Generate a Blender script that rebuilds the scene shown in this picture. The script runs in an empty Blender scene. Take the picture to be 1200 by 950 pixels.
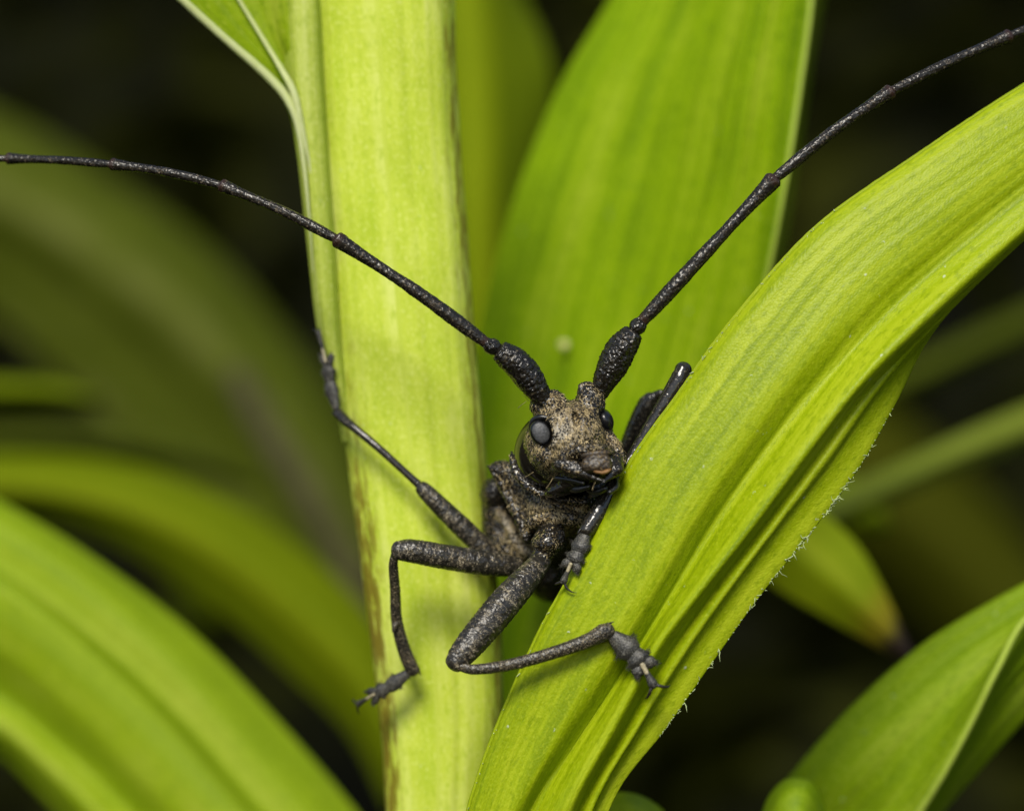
import bpy, math, random
import numpy as np
from mathutils import Vector

random.seed(7)
RNG = np.random.default_rng(7)
SC = bpy.context.scene
COL = SC.collection

# ------------------------------------------------------------------ camera
# one unit is 100 picture pixels in the plane of sharp focus (y = 0)
D = 100.0 / 3.0
cam_data = bpy.data.cameras.new("camera")
cam_data.lens = 100
cam_data.sensor_width = 36
cam_data.clip_start = 0.5
cam_data.clip_end = 2000
cam_data.dof.use_dof = True
cam_data.dof.focus_distance = D
cam_data.dof.aperture_fstop = 0.084
cam = bpy.data.objects.new("camera", cam_data)
COL.objects.link(cam)
cam.location = (0, -D, 0)
cam.rotation_euler = (math.radians(90), 0, 0)
SC.camera = cam

# ------------------------------------------------------------------ light
SUN_EL, SUN_AZ = 43.0, 12.0          # in front of the plants, a little to the left
world = bpy.data.worlds.new("World")
SC.world = world
world.use_nodes = True
wn = world.node_tree
sky = wn.nodes.new("ShaderNodeTexSky")
sky.sky_type = 'NISHITA'
sky.sun_disc = False
sky.sun_elevation = math.radians(SUN_EL)
sky.sun_rotation = math.radians(180 + SUN_AZ)
bgn = wn.nodes["Background"]
wn.links.new(sky.outputs[0], bgn.inputs[0])
bgn.inputs[1].default_value = 0.055
sun_data = bpy.data.lights.new("sun", 'SUN')
sun_data.energy = 1.5
sun_data.angle = math.radians(20)
sun_data.color = (1.0, 0.94, 0.82)
sun = bpy.data.objects.new("sun", sun_data)
COL.objects.link(sun)
_e, _a = math.radians(SUN_EL), math.radians(SUN_AZ)
to_sun = Vector((-math.sin(_a) * math.cos(_e), -math.cos(_a) * math.cos(_e), math.sin(_e)))
sun.rotation_euler = to_sun.to_track_quat('Z', 'Y').to_euler()
sun.location = to_sun * 60
SC.view_settings.view_transform = 'Standard'
SC.view_settings.look = 'None'
SC.view_settings.exposure = 1.25
SC.view_settings.gamma = 1.0
SC.cycles.max_bounces = 6
SC.cycles.transparent_max_bounces = 4


# ------------------------------------------------------------------ helpers
def P(px, py, y=0.0):
    s = 1.0 + y / D
    return np.array([(px - 600.0) / 100.0 * s, y, (475.0 - py) / 100.0 * s])


def PP(lst):
    return np.array([P(*q) for q in lst])


def cr(pts, n, closed=False):
    """Catmull-Rom through the points, n samples evenly spread over chord length"""
    pts = np.asarray(pts, float)
    if len(pts) == 2:
        t = np.linspace(0, 1, n)[:, None]
        return pts[0] * (1 - t) + pts[1] * t
    seg = np.linalg.norm(np.diff(pts[:, :3], axis=0), axis=1)
    seg = np.maximum(seg, 1e-6)
    T = np.concatenate([[0], np.cumsum(seg)])
    q = np.linspace(0, T[-1], n)
    m = np.zeros_like(pts)
    m[1:-1] = (pts[2:] - pts[:-2]) / (T[2:] - T[:-2])[:, None]
    m[0] = (pts[1] - pts[0]) / seg[0]
    m[-1] = (pts[-1] - pts[-2]) / seg[-1]
    k = np.clip(np.searchsorted(T, q, side='right') - 1, 0, len(seg) - 1)
    h = seg[k][:, None]
    t = ((q - T[k]) / seg[k])[:, None]
    h00 = 2 * t**3 - 3 * t**2 + 1
    h10 = t**3 - 2 * t**2 + t
    h01 = -2 * t**3 + 3 * t**2
    h11 = t**3 - t**2
    return h00 * pts[k] + h10 * h * m[k] + h01 * pts[k + 1] + h11 * h * m[k + 1]


WORLD_LOC = {}


def link(name, verts, faces, mat, parent=None, uv=None, attrs=None, smooth=True):
    verts = np.asarray(verts, float)
    c = (verts.min(0) + verts.max(0)) / 2
    me = bpy.data.meshes.new(name)
    me.from_pydata((verts - c).tolist(), [], faces if isinstance(faces, list) else faces.tolist())
    if smooth:
        me.polygons.foreach_set("use_smooth", [True] * len(me.polygons))
    for k, v in (attrs or {}).items():
        a = me.attributes.new(k, 'FLOAT', 'POINT')
        a.data.foreach_set("value", np.asarray(v, np.float32))
    if uv is not None:
        a = me.attributes.new("flat", 'FLOAT_VECTOR', 'POINT')
        u3 = np.zeros((len(verts), 3), np.float32)
        u3[:, :2] = uv
        a.data.foreach_set("vector", u3.ravel())
    me.materials.append(mat)
    me.update()
    o = bpy.data.objects.new(name, me)
    COL.objects.link(o)
    base = np.zeros(3)
    if parent is not None:
        o.parent = parent
        base = WORLD_LOC[parent.name]
    o.location = c - base
    WORLD_LOC[o.name] = c
    return o


def empty(name, loc, parent=None):
    o = bpy.data.objects.new(name, None)
    o.empty_display_size = 0.2
    COL.objects.link(o)
    loc = np.asarray(loc, float)
    base = np.zeros(3)
    if parent is not None:
        o.parent = parent
        base = WORLD_LOC[parent.name]
    o.location = loc - base
    WORLD_LOC[o.name] = loc
    return o


def tag(o, label=None, cat=None, group=None, kind=None):
    if label: o["label"] = label
    if cat: o["category"] = cat
    if group: o["group"] = group
    if kind: o["kind"] = kind
    return o


class MB:
    """collects pieces for one mesh"""
    def __init__(self):
        self.v, self.f, self.uv, self.t, self.n = [], [], [], [], 0

    def add(self, v, f, uv=None, t=None):
        v = np.asarray(v, float)
        self.v.append(v)
        self.f += [tuple(i + self.n for i in q) for q in f]
        self.uv.append(np.zeros((len(v), 2)) if uv is None else uv)
        self.t.append(np.zeros(len(v)) if t is None else t)
        self.n += len(v)
        return self

    def build(self, name, mat, parent=None):
        return link(name, np.concatenate(self.v), self.f, mat, parent,
                    uv=np.concatenate(self.uv), attrs={"along": np.concatenate(self.t)})


def tube(path, rad, n=40, seg=20, flat=1.0, up=None, rough=0.0, lump=None, cap=0.7):
    """swept tube with a rounded end at both ends; rad is a list of radii along the path, flat squashes it along 'up'"""
    path = np.asarray(path, float)
    rad = np.asarray(rad, float)
    full = np.concatenate([path, np.interp(np.linspace(0, 1, len(path)), np.linspace(0, 1, len(rad)), rad)[:, None]], 1)
    if len(rad) == len(path):
        full[:, 3] = rad
    S = cr(full, n)
    c, r = S[:, :3], np.maximum(S[:, 3], 0.002)
    tan = np.gradient(c, axis=0)
    tan /= np.linalg.norm(tan, axis=1)[:, None]
    # rounded caps
    k = 4
    a0 = np.linspace(math.pi / 2, 0.25, k)
    c = np.concatenate([[c[0] - tan[0] * r[0] * cap * math.sin(a) for a in a0], c, [c[-1] + tan[-1] * r[-1] * cap * math.sin(a) for a in a0[::-1]]])
    r = np.concatenate([[max(r[0] * math.cos(a), 1e-4) for a in a0], r, [max(r[-1] * math.cos(a), 1e-4) for a in a0[::-1]]])
    tan = np.concatenate([np.repeat(tan[:1], k, 0), tan, np.repeat(tan[-1:], k, 0)])
    N = len(c)
    u = np.array([0.0, -1.0, 0.0]) if up is None else np.asarray(up, float)
    V = []
    prev = u
    for i in range(N):
        w = prev - tan[i] * np.dot(prev, tan[i])
        if np.linalg.norm(w) < 1e-4:
            w = np.cross(tan[i], [1.0, 0.2, 0.3])
        w /= np.linalg.norm(w)
        prev = w
        b = np.cross(tan[i], w)
        ang = np.arange(seg) * 2 * math.pi / seg + math.pi
        rr = np.full(seg, r[i])
        if rough:
            rr = rr * (1 + rough * RNG.standard_normal(seg))
        if lump is not None:
            rr = rr * lump(i / (N - 1), ang)
        V.append(c[i] + (w * flat)[None] * (np.cos(ang) * rr)[:, None] + b[None] * (np.sin(ang) * rr)[:, None])
    V = np.concatenate(V)
    F = []
    for i in range(N - 1):
        for j in range(seg):
            j2 = (j + 1) % seg
            F.append((i * seg + j, i * seg + j2, (i + 1) * seg + j2, (i + 1) * seg + j))
    F.append(tuple(range(seg))[::-1])
    F.append(tuple((N - 1) * seg + j for j in range(seg)))
    t = np.repeat(np.linspace(0, 1, N), seg)
    L = np.concatenate([[0], np.cumsum(np.linalg.norm(np.diff(c, axis=0), axis=1))])
    uv = np.stack([np.tile(np.arange(seg) / seg, N), np.repeat(L, seg)], 1)
    return V, F, uv, t


def ellipsoid(c, rad, axes=None, nu=28, nv=18, power=1.0):
    th = np.linspace(0, math.pi, nv)
    ph = np.arange(nu) * 2 * math.pi / nu
    V = np.array([[math.sin(a) * math.cos(b), math.sin(a) * math.sin(b), math.cos(a)] for a in th for b in ph])
    V = np.sign(V) * np.abs(V) ** power * np.asarray(rad)
    if axes is not None:
        V = V @ np.asarray(axes)
    V = V + np.asarray(c)
    F = [(i * nu + j, (i + 1) * nu + j, (i + 1) * nu + (j + 1) % nu, i * nu + (j + 1) % nu) for i in range(nv - 1) for j in range(nu)]
    return V, F


def loft(rails, nu, nv, ribs=0.0, nrib=14, seed=1, wob=0.0):
    """surface through rails that run the same way; returns verts, faces, (across, along)"""
    R = np.array([cr(PP(r) if not isinstance(r, np.ndarray) else r, nv) for r in rails])   # rail, v, 3
    nr = len(R)
    G = np.zeros((nu, nv, 3))
    U = np.zeros((nu, nv))
    for j in range(nv):
        G[:, j] = cr(R[:, j], nu)
        w = np.linalg.norm(np.diff(G[:, j], axis=0), axis=1)
        U[:, j] = np.concatenate([[0], np.cumsum(w)])
    mid = G[nu // 2]
    Lv = np.concatenate([[0], np.cumsum(np.linalg.norm(np.diff(mid, axis=0), axis=1))])
    un = np.linspace(0, 1, nu)
    du = np.gradient(G, axis=0)
    dv = np.gradient(G, axis=1)
    nrm = np.cross(du, dv)
    nrm /= np.maximum(np.linalg.norm(nrm, axis=2), 1e-9)[..., None]
    rg = np.random.default_rng(seed)
    if ribs:
        prof = np.zeros(nu)
        for k in range(3):
            prof += np.sin(2 * math.pi * (un * nrib * (0.6 + 0.55 * k) + rg.random())) / (1 + k)
        sub = np.sin(math.pi * un * nrib * 1.3 + 0.3) ** 2
        h = ribs * (0.5 * prof + sub)
        G = G + nrm * h[:, None, None]
    if wob:
        vv = Lv[None, :]
        edge = (2 * np.abs(un - 0.5))[:, None] ** 2
        g = np.sin(vv * 1.7 + 1.1 + seed) * 0.6 + np.sin(vv * 3.9 + 2.3 * seed) * 0.4
        G = G + nrm * (wob * edge * g)[..., None]
    V = G.reshape(-1, 3)
    F = [(i * nv + j, (i + 1) * nv + j, (i + 1) * nv + j + 1, i * nv + j + 1) for i in range(nu - 1) for j in range(nv - 1)]
    uv = np.stack([(un[:, None] * np.ones((1, nv)) * U[-1].mean()).ravel(), np.tile(Lv, nu)], 1)
    return V, F, uv


def leaf(name, rails, mat, nu=60, nv=120, thick=0.03, parent=None, **kw):
    V, F, uv = loft(rails, nu, nv, **kw)
    un = np.repeat(np.linspace(0, 1, nu), nv)
    vn = np.tile(np.linspace(0, 1, nv), nu)
    o = link(name, V, F, mat, parent, uv=uv, attrs={"across": un, "along": vn})
    m = o.modifiers.new("thickness", 'SOLIDIFY')
    m.thickness = thick
    m.offset = 0
    return o


# ------------------------------------------------------------------ node helpers
class NT:
    def __init__(self, name):
        self.m = bpy.data.materials.new(name)
        self.m.use_nodes = True
        self.t = self.m.node_tree
        self.b = self.t.nodes["Principled BSDF"]
        self.out = self.t.nodes["Material Output"]

    def n(self, kind, ins=None, **props):
        x = self.t.nodes.new("ShaderNode" + kind)
        for k, v in props.items():
            setattr(x, k, v)
        for k, v in (ins or {}).items():
            self.set(x.inputs[k], v)
        return x

    def set(self, sock, v):
        if isinstance(v, bpy.types.NodeSocket):
            self.t.links.new(v, sock)
        elif isinstance(v, bpy.types.Node):
            self.t.links.new(v.outputs[0], sock)
        else:
            if isinstance(v, tuple) and len(v) == 3 and sock.type == 'RGBA':
                v = v + (1,)
            sock.default_value = v

    def math(self, op, a, b=0.0, c=0.0, clamp=False):
        x = self.n("Math", operation=op, use_clamp=clamp)
        self.set(x.inputs[0], a); self.set(x.inputs[1], b); self.set(x.inputs[2], c)
        return x.outputs[0]

    def ramp(self, f, stops, interp='LINEAR'):
        x = self.n("ValToRGB", {0: f})
        r = x.color_ramp
        r.interpolation = interp
        while len(r.elements) < len(stops):
            r.elements.new(0.5)
        for e, (p, c) in zip(r.elements, stops):
            e.position = p
            e.color = (c, c, c, 1) if isinstance(c, (int, float)) else tuple(c) + (1,)
        return x.outputs[0]

    def step(self, f, lo, hi, a=0.0, b=1.0):
        x = self.n("MapRange", {0: f, 1: lo, 2: hi, 3: a, 4: b})
        x.interpolation_type = 'SMOOTHSTEP'
        return x.outputs[0]

    def mix(self, f, a, b, mode='MIX'):
        x = self.n("Mix", data_type='RGBA', blend_type=mode)
        self.set(x.inputs[0], f); self.set(x.inputs[6], a); self.set(x.inputs[7], b)
        return x.outputs[2]

    def attr(self, name, vec=False):
        x = self.n("Attribute", attribute_name=name)
        return x.outputs["Vector"] if vec else x.outputs["Fac"]

    def scaled(self, vec, s):
        x = self.n("VectorMath", operation='MULTIPLY')
        self.set(x.inputs[0], vec); x.inputs[1].default_value = s
        return x.outputs[0]

    def noise(self, vec, scale, detail=3.0, rough=0.55, dist=0.0):
        x = self.n("TexNoise", {"Vector": vec, "Scale": scale, "Detail": detail, "Roughness": rough, "Distortion": dist})
        return x.outputs[0]

    def voronoi(self, vec, scale, feature='F1', rnd=1.0):
        x = self.n("TexVoronoi", {"Vector": vec, "Scale": scale, "Randomness": rnd}, feature=feature)
        return x

    def bump(self, h, strength=0.4, dist=0.02, normal=None):
        x = self.n("Bump", {"Strength": strength, "Distance": dist, "Height": h})
        if normal is not None:
            self.set(x.inputs["Normal"], normal)
        return x.outputs[0]

    def pos(self):
        return self.n("NewGeometry").outputs["Position"]


def leaf_mat(name, base, deep, pale, streak=5.0, transl=0.25, rough=0.5, spec=0.25, bump=0.35, dust=0.5, cells=True, fines=0.3, sw=0.55,
             tip=None, brown=None, mott=0.5, shine=0.0):
    m = NT(name)
    uv = m.attr("flat", True)
    pos = m.pos()
    s1 = m.noise(m.scaled(uv, (streak, 0.16 * streak / 5, 1)), 1.0, 3, 0.6)
    s2 = m.noise(m.scaled(uv, (streak * 4.2, 0.09, 1)), 1.0, 2, 0.6)
    blot = m.noise(m.scaled(uv, (1.5, 0.7, 1)), 1.0, 4, 0.6)
    s = m.math('ADD', m.math('MULTIPLY', m.math('ADD', m.math('MULTIPLY', m.math('SUBTRACT', s1, 0.5), sw / 0.55), 0.5), 0.55), m.math('MULTIPLY', m.math('SUBTRACT', s2, 0.5), fines))
    s = m.math('ADD', s, 0.15)
    s = m.math('ADD', s, m.math('MULTIPLY', blot, mott * 0.3))
    s = m.math('SUBTRACT', s, mott * 0.15 - 0.075)
    col = m.ramp(s, [(0.36, deep), (0.5, base), (0.66, pale)])
    fine = m.noise(m.scaled(uv, (26, 17, 1)), 1.0, 2, 0.5)
    col = m.mix(m.step(fine, 0.5, 0.70, 0, 0.45), col, pale)
    col = m.mix(m.step(m.noise(m.scaled(uv, (15, 6, 1)), 1.0, 3, 0.6), 0.5, 0.68, 0, 0.55), col, deep)
    h = m.math('MULTIPLY', s2, 0.35)
    if cells:
        vc = m.voronoi(m.scaled(uv, (46, 30, 1)), 1.0)
        h = m.math('ADD', h, m.math('MULTIPLY', m.math('SUBTRACT', 0.6, vc.outputs["Distance"]), 0.45))
        h = m.math('ADD', h, m.math('MULTIPLY', fine, 0.35))
    if dust:
        d1 = m.noise(pos, 9.0, 5, 0.7, 0.6)
        d2 = m.noise(m.scaled(uv, (5, 3, 1)), 1.0, 2)
        dm = m.math('MULTIPLY', m.step(d1, 0.66, 0.75), m.step(d2, 0.5, 0.65))
        spots = m.voronoi(m.scaled(uv, (3.6, 3.0, 1)), 1.0)
        sp = m.math('MULTIPLY', m.step(spots.outputs["Distance"], 0.09, 0.04), m.step(m.noise(pos, 21.0, 2), 0.45, 0.6))
        dm = m.math('MULTIPLY', m.math('MAXIMUM', dm, sp), dust, clamp=True)
        col = m.mix(dm, col, (0.55, 0.62, 0.42))
        h = m.math('ADD', h, m.math('MULTIPLY', dm, 0.6))
    if brown is not None:               # brown flecks where the mask attribute is high
        bm = m.attr("brown")
        bn = m.noise(m.scaled(uv, (9, 2.2, 1)), 1.0, 5, 0.65)
        bf = m.math('MULTIPLY', m.step(m.math('ADD', bn, m.math('MULTIPLY', bm, 0.34)), 0.68, 0.86), bm)
        col = m.mix(m.math('MULTIPLY', bf, 0.9, clamp=True), col, brown)
    if tip is not None:
        al = m.attr("along")
        an = m.math('ADD', al, m.math('MULTIPLY', m.math('SUBTRACT', blot, 0.5), 0.12))
        col = m.mix(m.step(an, tip[0] - 0.14, tip[0]), col, tip[1])
        col = m.mix(m.step(an, tip[0] - 0.01, tip[0] + 0.06), col, tip[2])
    nb = m.bump(h, bump, 0.02)
    b = m.b
    m.set(b.inputs["Base Color"], col)
    m.set(b.inputs["Roughness"], m.math('ADD', rough - 0.06, m.math('MULTIPLY', fine, 0.12)))
    b.inputs["Specular IOR Level"].default_value = spec
    m.set(b.inputs["Normal"], nb)
    if shine:
        b.inputs["Coat Weight"].default_value = shine
        b.inputs["Coat Roughness"].default_value = 0.3
    tr = m.n("BsdfTranslucent", {"Color": col, "Normal": nb})
    mx = m.n("MixShader", {0: transl, 1: b.outputs[0], 2: tr.outputs[0]})
    m.t.links.new(mx.outputs[0], m.out.inputs["Surface"])
    return m.m


def cuticle_mat(name, base=(0.012, 0.011, 0.010), fur=(0.40, 0.31, 0.19), fur_amount=0.2, scale=30.0, rough=0.33,
                crinkle=0.6, ring=None, across=False, use_attr=False, bump=0.9, bd=0.008, gscale=26.0, spec=0.5):
    """black wrinkled beetle cuticle with pale short hair lying between the granules"""
    m = NT(name)
    pos = m.pos()
    if across:      # wrinkles that run round a limb
        uv = m.attr("flat", True)
        v1 = m.voronoi(m.scaled(uv, (9, 26, 1)), 1.0)
        v2 = m.noise(m.scaled(uv, (10, 40, 1)), 1.0, 3, 0.6, 0.8)
        cell = m.math('ADD', m.math('MULTIPLY', m.voronoi(pos, scale).outputs["Distance"], 0.6), m.math('MULTIPLY', v1.outputs["Distance"], 0.4))
        g1 = m.voronoi(m.scaled(uv, (14, 17, 1)), 1.0, 'SMOOTH_F1').outputs["Distance"]
        g2 = m.noise(pos, gscale, 1, 0.4)
        hh = m.math('ADD', m.math('MULTIPLY', m.math('SUBTRACT', 0.7, g1), 1.0), m.math('MULTIPLY', g2, crinkle))
    else:
        vn = m.voronoi(pos, scale)
        vn2 = m.voronoi(pos, scale * 1.9)
        cell = m.math('ADD', m.math('MULTIPLY', vn.outputs["Distance"], 0.72), m.math('MULTIPLY', vn2.outputs["Distance"], 0.28))
        g1 = m.voronoi(pos, gscale, 'SMOOTH_F1').outputs["Distance"]
        n2 = m.noise(pos, gscale * 0.8, 1, 0.4)
        hh = m.math('ADD', m.math('MULTIPLY', m.math('SUBTRACT', 0.7, g1), 1.0), m.math('MULTIPLY', n2, crinkle))
    n3 = m.noise(pos, 6.0, 3, 0.6)
    n4 = m.noise(pos, 75.0, 2, 0.6)
    if use_attr:
        amt = m.attr("fur")
        patch = m.math('MULTIPLY', m.math('MINIMUM', amt, 1.1), m.step(n3, 0.28, 0.58, 0.55, 1.15))
    else:
        patch = m.math('MULTIPLY', m.step(n3, 0.3, 0.62, 0.5, 1.3), fur_amount)
    # hair shows between granules: large cell distance
    thr = m.math('SUBTRACT', 0.80, m.math('MULTIPLY', patch, 0.29))
    mix = m.math('SUBTRACT', m.math('ADD', cell, m.math('MULTIPLY', m.math('SUBTRACT', n4, 0.5), 0.35)), thr)
    mask = m.step(mix, -0.10, 0.22)
    if use_attr:
        mask = m.math('MULTIPLY', mask, m.step(amt, 0.02, 0.12))
    n5 = m.noise(pos, 58.0, 2, 0.5)
    furc = m.mix(m.step(n3, 0.35, 0.65), fur, (fur[0] * 0.55, fur[1] * 0.50, fur[2] * 0.40))
    furc = m.mix(m.step(n5, 0.50, 0.66), furc, (min(1, fur[0] * 1.5), min(1, fur[1] * 1.55), min(1, fur[2] * 1.45)))
    if use_attr:      # whiter where the attribute runs highest, on the forehead
        furc = m.mix(m.step(m.math('ADD', amt, m.math('MULTIPLY', n5, 0.3)), 1.15, 1.5), furc, (0.50, 0.45, 0.35))
    col = m.mix(mask, base, furc)
    if ring is not None:
        al = m.attr("along")
        rn = m.math('MULTIPLY', m.math('MAXIMUM', m.step(al, ring[0], ring[0] + 0.03), m.step(al, 0.08, 0.04)), 0.75)
        col = m.mix(rn, col, ring[1])
    b = m.b
    m.set(b.inputs["Base Color"], col)
    r = m.math('ADD', m.math('MULTIPLY', mask, 0.35), rough)
    if use_attr:
        gl = m.attr("gloss")
        r = m.math('SUBTRACT', r, m.math('MULTIPLY', gl, rough - 0.1), clamp=True)
        hh = m.math('MULTIPLY', hh, m.math('SUBTRACT', 1.0, m.math('MULTIPLY', gl, 0.95)))
    m.set(b.inputs["Roughness"], r)
    b.inputs["Specular IOR Level"].default_value = spec
    m.set(b.inputs["Normal"], m.bump(hh, bump, bd))
    return m.m


def plain_mat(name, col, rough=0.5, spec=0.5, nscale=20.0, var=0.3, bump=0.2, coat=0.0, dist=0.02):
    m = NT(name)
    pos = m.pos()
    n = m.noise(pos, nscale, 4, 0.6)
    c = m.mix(m.step(n, 0.35, 0.7), tuple(x * (1 - var) for x in col), tuple(min(1, x * (1 + var)) for x in col))
    m.set(m.b.inputs["Base Color"], c)
    m.b.inputs["Roughness"].default_value = rough
    m.b.inputs["Specular IOR Level"].default_value = spec
    m.b.inputs["Coat Weight"].default_value = coat
    m.b.inputs["Coat Roughness"].default_value = 0.12
    m.set(m.b.inputs["Normal"], m.bump(n, bump, dist))
    return m.m


M = {}
M['front'] = leaf_mat("front leaf", (0.31, 0.405, 0.003), (0.185, 0.27, 0.001), (0.44, 0.52, 0.018), streak=3.4, transl=0.14, rough=0.42, spec=0.2, bump=0.36, dust=0.8, fines=0.38, mott=0.9)
M['behind'] = leaf_mat("broad leaf", (0.26, 0.41, 0.0005), (0.11, 0.22, 0.001), (0.42, 0.52, 0.03), streak=2.0, transl=0.26, rough=0.6, spec=0.08, bump=0.2, dust=0.4, fines=0.36, mott=0.8)
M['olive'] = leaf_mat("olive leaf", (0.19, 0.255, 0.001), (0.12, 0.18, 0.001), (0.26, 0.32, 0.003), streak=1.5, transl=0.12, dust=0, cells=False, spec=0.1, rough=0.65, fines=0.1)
M['bright'] = leaf_mat("bright leaf", (0.25, 0.36, 0.004), (0.14, 0.23, 0.002), (0.40, 0.46, 0.05), streak=1.6, transl=0.15, dust=0, cells=False, mott=0.7, spec=0.15, rough=0.55, fines=0.12)
M['dim'] = leaf_mat("painted-dim leaf", (0.062, 0.082, 0.002), (0.022, 0.032, 0.0006), (0.16, 0.168, 0.045), streak=0.75, transl=0.08, dust=0, cells=False, rough=0.7, spec=0.06, fines=0.05, mott=0.8)  # weak light far back and pale lit ridges are put into the colour
M['dim2'] = leaf_mat("painted-dim leaf mid green", (0.130, 0.175, 0.001), (0.085, 0.120, 0.001), (0.19, 0.22, 0.004), streak=1.2, transl=0.1, dust=0, cells=False, rough=0.7, spec=0.06, fines=0.05)  # milder dimness of leaves further off, also put into the colour
M['shade'] = leaf_mat("shaded leaf", (0.036, 0.040, 0.0008), (0.022, 0.026, 0.0005), (0.052, 0.054, 0.003), streak=0.8, transl=0.05, dust=0, cells=False, rough=0.75, spec=0.04, fines=0.05)  # darkest leaf colour, painted for light that falls off with distance
M['pale'] = leaf_mat("pale blade", (0.16, 0.20, 0.02), (0.11, 0.15, 0.01), (0.21, 0.25, 0.04), streak=2.0, transl=0.1, dust=0, cells=False, spec=0.1, rough=0.65)
M['side'] = leaf_mat("side leaf", (0.20, 0.31, 0.002), (0.11, 0.20, 0.001), (0.34, 0.43, 0.04), streak=2.2, transl=0.16, dust=0.35, cells=False, mott=0.8, spec=0.15, rough=0.55, fines=0.12)
M['tip'] = leaf_mat("tipped leaf", (0.19, 0.25, 0.002), (0.13, 0.19, 0.002), (0.26, 0.30, 0.01), streak=3, transl=0.15, dust=0, cells=False, spec=0.1, rough=0.65, fines=0.1,
                    tip=(0.86, (0.26, 0.22, 0.01), (0.045, 0.03, 0.02)))
M['stem'] = leaf_mat("stem skin", (0.52, 0.62, 0.060), (0.37, 0.50, 0.018), (0.68, 0.74, 0.20), streak=2.4, transl=0.0, rough=0.55, spec=0.14, bump=0.25, dust=0.3,
                     brown=(0.17, 0.12, 0.010), mott=1.3, fines=0.12, sw=0.3)
M['sheath'] = leaf_mat("sheath skin", (0.45, 0.54, 0.07), (0.31, 0.41, 0.03), (0.60, 0.66, 0.20), streak=5, transl=0.1, rough=0.5, spec=0.25, bump=0.3, dust=0.2, fines=0.15)
M['rim'] = leaf_mat("pale rim", (0.66, 0.72, 0.32), (0.54, 0.62, 0.18), (0.78, 0.81, 0.50), streak=6, transl=0.25, rough=0.45, bump=0.3, dust=0)
M['ribpale'] = leaf_mat("pale midrib", (0.36, 0.47, 0.05), (0.26, 0.38, 0.02), (0.48, 0.57, 0.14), streak=6, transl=0.1, rough=0.5, spec=0.2, bump=0.2, dust=0)
M['fibre'] = plain_mat("torn fibre", (0.44, 0.52, 0.25), 0.6, 0.2)
M['twig'] = plain_mat("grey twig", (0.070, 0.064, 0.028), 0.8, 0.05, nscale=3)
M['limb'] = cuticle_mat("leg cuticle", base=(0.019, 0.017, 0.013), fur=(0.34, 0.28, 0.18), fur_amount=0.58, scale=74, rough=0.3, spec=0.45, across=False, crinkle=0.6, bump=1.0, bd=0.012, gscale=34)
M['femur'] = cuticle_mat("femur cuticle", base=(0.019, 0.017, 0.013), fur=(0.32, 0.27, 0.19), fur_amount=0.50, scale=74, rough=0.29, spec=0.45, across=True, crinkle=0.9, bump=1.0, bd=0.014)
M['glossleg'] = cuticle_mat("glossy leg cuticle", base=(0.019, 0.017, 0.013), fur=(0.25, 0.21, 0.15), fur_amount=0.16, scale=40, rough=0.14, crinkle=0.3, bump=0.5, bd=0.004)
M['scape'] = cuticle_mat("scape cuticle", base=(0.014, 0.012, 0.009), fur=(0.22, 0.18, 0.12), fur_amount=0.06, scale=27, rough=0.15, across=True, crinkle=1.2, bump=1.0, bd=0.022)
M['ant'] = cuticle_mat("antenna cuticle", base=(0.014, 0.012, 0.009), fur=(0.15, 0.12, 0.085), fur_amount=0.36, scale=55, rough=0.26, across=True, crinkle=1.0, bump=1.0, bd=0.010, spec=0.38,
                       ring=(0.93, (0.04, 0.020, 0.014)))
M['body'] = cuticle_mat("body cuticle", base=(0.012, 0.010, 0.007), fur=(0.31, 0.235, 0.12), scale=38, rough=0.24, use_attr=True, crinkle=0.6, bump=1.0, bd=0.02)
M['tarsus'] = cuticle_mat("felted tarsus", base=(0.020, 0.019, 0.016), fur=(0.13, 0.125, 0.105), fur_amount=0.75, scale=62, rough=0.4, crinkle=0.7, bump=0.8, bd=0.005, gscale=50, spec=0.4)
M['cream'] = plain_mat("cream speck", (0.62, 0.62, 0.22), 0.6, 0.1)
M['claw'] = plain_mat("claw", (0.018, 0.014, 0.011), 0.25, 0.6, nscale=30)
M['palejoint'] = plain_mat("pale joint", (0.42, 0.36, 0.22), 0.4, 0.5, nscale=40)
M['mandible'] = plain_mat("mandible", (0.010, 0.009, 0.008), 0.3, 0.55, nscale=26, bump=0.5, coat=0.25)
M['labrum'] = cuticle_mat("labrum", base=(0.022, 0.015, 0.009), fur=(0.13, 0.088, 0.036), fur_amount=0.7, scale=42, rough=0.4, crinkle=0.5)
M['orange'] = plain_mat("orange membrane", (0.24, 0.12, 0.035), 0.5, 0.5, nscale=40, bump=0.5)
M['eye'] = plain_mat("eye with painted reflection", (0.062, 0.063, 0.065), 0.45, 0.6, nscale=55, var=0.4, bump=0.6, dist=0.01)  # the grey is a reflection painted into a black eye
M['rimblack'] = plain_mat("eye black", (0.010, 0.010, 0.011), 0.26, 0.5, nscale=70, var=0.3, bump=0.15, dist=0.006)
M['granule'] = plain_mat("black granule", (0.009, 0.008, 0.007), 0.22, 0.5, nscale=40, bump=0)
M['bristle'] = plain_mat("bristle", (0.03, 0.026, 0.02), 0.4, 0.5)
M['gold'] = plain_mat("golden hair", (0.38, 0.295, 0.15), 0.4, 0.5, nscale=11, var=0.6, bump=0)


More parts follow.
